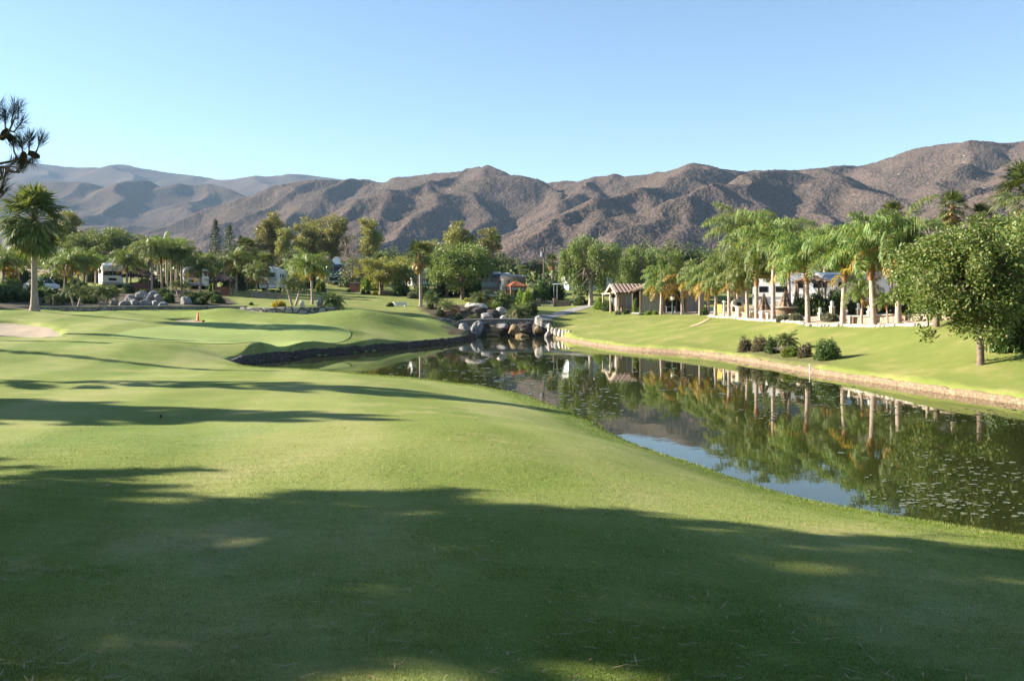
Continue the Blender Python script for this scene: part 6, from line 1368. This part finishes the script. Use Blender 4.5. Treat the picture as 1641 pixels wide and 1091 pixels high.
x_, y_ = fb[np.argmin(abs(fb[:, 1] - 38.2))]; t = thing('marker_post', 'thin white marker post at the stone edging below the large shrub', 'post', (x_ - .12, y_, -.3), 0); ob('shaft', G().tube([(0, 0, 0), (0, 0, .66)], .02, 8).mesh('marker_shaft', [M['white_paint']]), t); ob('cap', G().tube([(0, 0, .65), (0, 0, .69)], .028, 8).mesh('marker_cap', [M['white_paint']]), t)
t = thing('heron_statue', 'white garden statue on the lawn before the tall dark hedge', 'statue', tuple(on(846, 106)), 0); ob('body', G().lathe([(.02, 1.1), (.10, 1.05), (.13, .95), (.09, .85), (.22, .6), (.28, .3), (.25, .1)], n=14).mesh('statue_body', [M['white_paint']]), t); ob('plinth', G().box((0, 0, .06), (.6, .6, .16)).mesh('statue_plinth', [M['concrete']]), t)
# dry brown strip on the right lawn is a worn trench
xy = np.array([P(*q)[:2] for q in [(1105, 524, 63), (1122, 519, 65.3), (1137, 511, 69)]]); rp = resample(xy, .4); k = len(rp); tg = unit(np.gradient(rp, axis=0)); nr = np.stack([-tg[:, 1], tg[:, 0]], 1); wd = np.interp(np.linspace(0, 1, k), [0, .2, .5, 1], [.05, .3, .22, .12])[:, None]
V = np.concatenate([rp - nr * wd, rp + nr * wd]); g = G(); i = np.arange(k - 1); g.add(np.column_stack([V, ground(V[:, 0], V[:, 1]) + .03]), np.stack([i, i + 1, k + i + 1, k + i], 1), 0, True)
M['dirt'] = surf('bare_earth', (.46, .30, .17), (.38, .25, .14), .95, 4, .4, .02); struct(ob('bare_earth', g.mesh('bare_earth', [M['dirt']])))

# ------------------------------------------------------------------ lily pads, litter, grass blades
M['pad'] = surf('lily_pad', (.16, .17, .10), (.10, .115, .06), .35, 6, .1, .005, .5)
def pad(seed):
    r = np.random.default_rng(seed); n = 14; a = np.linspace(.25, 6.03, n); rr = 1 + .06 * r.normal(size=n)
    V = np.column_stack([rr * np.cos(a), rr * np.sin(a), .05 + .05 * r.random(n)]); c = [[0, 0, .03]]; lo = V * [.97, .97, 0] + [0, 0, -.01]
    g = G(); g.add(np.vstack([V, c, lo]), [[k, k + 1, n, n] for k in range(0)] or [[k, k + 1, n] for k in range(n - 1)], 0); g.add(np.vstack([V, lo]), [[n + k, n + k + 1, k + 1, k] for k in range(n - 1)], 0); return g.mesh('lily_pad', [M['pad']])
PADS = [pad(s) for s in range(5)]
r = np.random.default_rng(77); cnt = 0; pts = []
while len(pts) < 1700:
    px = r.uniform(620, 1720); py = r.uniform(562, 840); d = EYE * F / (py - HY); x = (px - HX) * d / F
    f = -.05 + 1.3 * vnoise(np.array([x * .45]), np.array([d * .3]), 41)[0] + .4 * vnoise(np.array([x * 1.7]), np.array([d * 1.2]), 43)[0] + .8 * math.exp(-((py - 628) / 34) ** 2) - .5 * sstep(660, 730, py)
    if r.random() < f * .9: pts.append((x, d, py))
pts = np.array(pts); inside = sdf(POND, pts[:, 0], pts[:, 1]) < -.25; pts = pts[inside]
sz = (.02 + .055 * r.random(len(pts)) ** 2.2) * np.interp(pts[:, 1], [8, 20, 45], [.8, 1.1, 2.2]); order = np.argsort(-sz / pts[:, 1]); gl = G()
for k, i_ in enumerate(order):
    x, d, _ = pts[i_]; s = sz[i_]
    if k < 260:
        o = ob('lily_pad', PADS[k % 5], None, (x, d, .006), r.random() * 6.28, (s, s * r.uniform(.6, 1), .03 + .07 * r.random() ** 2)); tag(o, 'small flat lily pad floating on the dark green pond', 'lily pad', 'lily pads on the pond')
    else:
        n = 9; a = np.linspace(.25, 6.03, n) + r.random() * 6; V = np.column_stack([x + s * np.cos(a), d + s * np.sin(a), .012 + .008 * r.random(n)]); gl.add(np.vstack([V, [[x, d, .008]]]), [[q, q + 1, n] for q in range(n - 1)])
tag(struct(ob('pond_weed', gl.mesh('pond_weed', [M['pad']])), 'stuff'), 'fine floating leaves scattered over the pond surface', 'pond weed')
x_, y_ = P(257, 688, 14.6)[:2]; t = thing('pine_cone', 'dark pine cone lying on the sunlit fairway', 'pine cone', (x_, y_, gz(x_, y_) + .015), .4, None, .42)
ob('scales', G().lathe([(.005, .075), (.03, .06), (.045, .03), (.05, 0), (.04, -.03), (.02, -.05)], n=16, wob=.18).mesh('fallen_cone', [M['cone']]), t); ob('stalk', G().tube([(0, 0, -.05), (.02, 0, -.06)], .008, 5).mesh('cone_stalk', [M['bark']]), t)
# dry pine needles and clippings
g = G(); n = 1500; dd = 3.4 + 22 * r.random(n) ** 1.8; xx = (r.random(n) - .5) * 1.25 * dd; k = sdf(POND, xx, dd) > .6; xx, dd = xx[k], dd[k]; n = len(xx)
a = r.random(n) * 6.28; D = np.stack([np.cos(a), np.sin(a), .12 * r.normal(size=n)], 1); C = np.column_stack([xx, dd, ground(xx, dd) + .022]); Sd = unit(np.cross(D, [0, 0, 1.0])); blades(g, C, unit(D), Sd, .05 + .09 * r.random(n), .004 + .0006 * dd)
M['litter'] = leaf('dry_needles', [(.34, .22, .10), (.42, .30, .16), (.24, .15, .08)], .1); tag(struct(ob('fallen_needles', g.mesh('fallen_needles', [M['litter']])), 'stuff'), 'dry fallen pine needles scattered over the near fairway', 'needles')
# grass blades: short turf near the camera, long rough along the near bank
def blade_mat():
    m, nt, b = new_mat('grass_blade'); c = turf_colour(nt, geopos(nt))[0]; gi = nt.nodes.new('ShaderNodeNewGeometry')
    c = mixc(nt, 1.0, c, ramp(nt, gi.outputs['Random Per Island'], [(0, (.50, .62, .45)), (.5, (.85, .95, .8)), (.9, (1.1, 1.1, 1.1)), (1, (1.6, 1.35, 1.6))]), 'MULTIPLY')
    nt.links.new(c, b.inputs['Base Color']); b.inputs['Roughness'].default_value = .7; b.inputs['Specular IOR Level'].default_value = .1
    t = nt.nodes.new('ShaderNodeBsdfTranslucent'); nt.links.new(mixc(nt, 1.0, c, (1.1, 1.1, .6), 'MULTIPLY'), t.inputs[0]); mx = nt.nodes.new('ShaderNodeMixShader'); mx.inputs[0].default_value = .25
    nt.links.new(b.outputs[0], mx.inputs[1]); nt.links.new(t.outputs[0], mx.inputs[2]); nt.links.new(mx.outputs[0], nt.nodes['Material Output'].inputs[0]); return m
M['blade'] = blade_mat()
g = G(); n = 620000; u = r.random(n); dd = 1 / (1 / 3.3 - u * (1 / 3.3 - 1 / 16)); xx = (r.random(n) - .5) * 1.30 * dd; s = sdf(POND, xx, dd); k = s > .05; xx, dd, s = xx[k], dd[k], s[k]; n = len(xx)
rw = 1 - sstep(1.0, 1.45, s + .25 * vnoise(xx * .8, dd * .8, 21)); hgt = (.009 + .008 * r.random(n)) * (1 + 2.2 * rw) * (1 + .3 * vnoise(xx * 3, dd * 3, 5)) * sstep(17, 9, dd)
a = r.random(n) * 6.28; ln = .5 * r.random(n); D = unit(np.stack([np.cos(a) * ln, np.sin(a) * ln, np.full(n, 1.0)], 1)); b = r.random(n) * 6.28; Sd = np.stack([np.cos(b), np.sin(b), np.zeros(n)], 1); C = np.column_stack([xx, dd, ground(xx, dd) - .004]); wv = (.0014 + .00045 * dd) * .5
Lh = hgt[:, None]; V = np.stack([C - Sd * wv[:, None], C + Sd * wv[:, None], C + D * Lh], 1).reshape(-1, 3); g.add(V, np.arange(n * 3).reshape(n, 3))
nb_s = resample(nb[4:], .012); n = len(nb_s) * 6; k = np.repeat(np.arange(len(nb_s)), 6); off = -.12 + 1.3 * r.random(n) ** 1.6; tgt = unit(np.gradient(nb_s, axis=0)); nr = np.stack([-tgt[:, 1], tgt[:, 0]], 1)[k]; sgn = np.where(sdf(POND, nb_s[k][:, 0] + nr[:, 0] * .3, nb_s[k][:, 1] + nr[:, 1] * .3) > 0, 1, -1)
xy = nb_s[k] + nr * (off * sgn)[:, None] + r.normal(size=(n, 2)) * .02; C = np.column_stack([xy, ground(xy[:, 0], xy[:, 1]) - .01]); ok_ = C[:, 2] > .0; C = C[ok_]; off = off[ok_]; n = len(C)
a = r.random(n) * 6.28; ln = .8 * r.random(n); D = unit(np.stack([np.cos(a) * ln, np.sin(a) * ln, np.full(n, 1.0)], 1)); b = r.random(n) * 6.28; Sd = np.stack([np.cos(b), np.sin(b), np.zeros(n)], 1); h_ = (.025 + .04 * r.random(n)) * (1 - .35 * np.clip(off, 0, 1)); wv = .003 + .0004 * C[:, 1:2]
g.add(np.stack([C - Sd * wv, C + Sd * wv, C + D * h_[:, None]], 1).reshape(-1, 3), np.arange(n * 3).reshape(n, 3))
tag(struct(ob('grass', g.mesh('grass', [M['blade']])), 'stuff'), 'short fairway grass and longer rough along the near bank', 'grass')

# ------------------------------------------------------------------ air
hz = bpy.data.materials.new('air'); hz.use_nodes = True; nt = hz.node_tree; nt.nodes.remove(nt.nodes['Principled BSDF'])
pv = nt.nodes.new('ShaderNodeVolumePrincipled'); pv.inputs['Color'].default_value = (.46, .70, 1.0, 1); pv.inputs['Density'].default_value = .00006; pv.inputs['Anisotropy'].default_value = .0
nt.links.new(pv.outputs[0], nt.nodes['Material Output'].inputs['Volume'])
g = G(); g.box((0, 2800, 449), (14600, 6600, 902)); hzo = struct(ob('haze', g.mesh('haze', [hz])), 'stuff'); tag(hzo, 'thin blue air haze in front of the distant hills', 'haze')
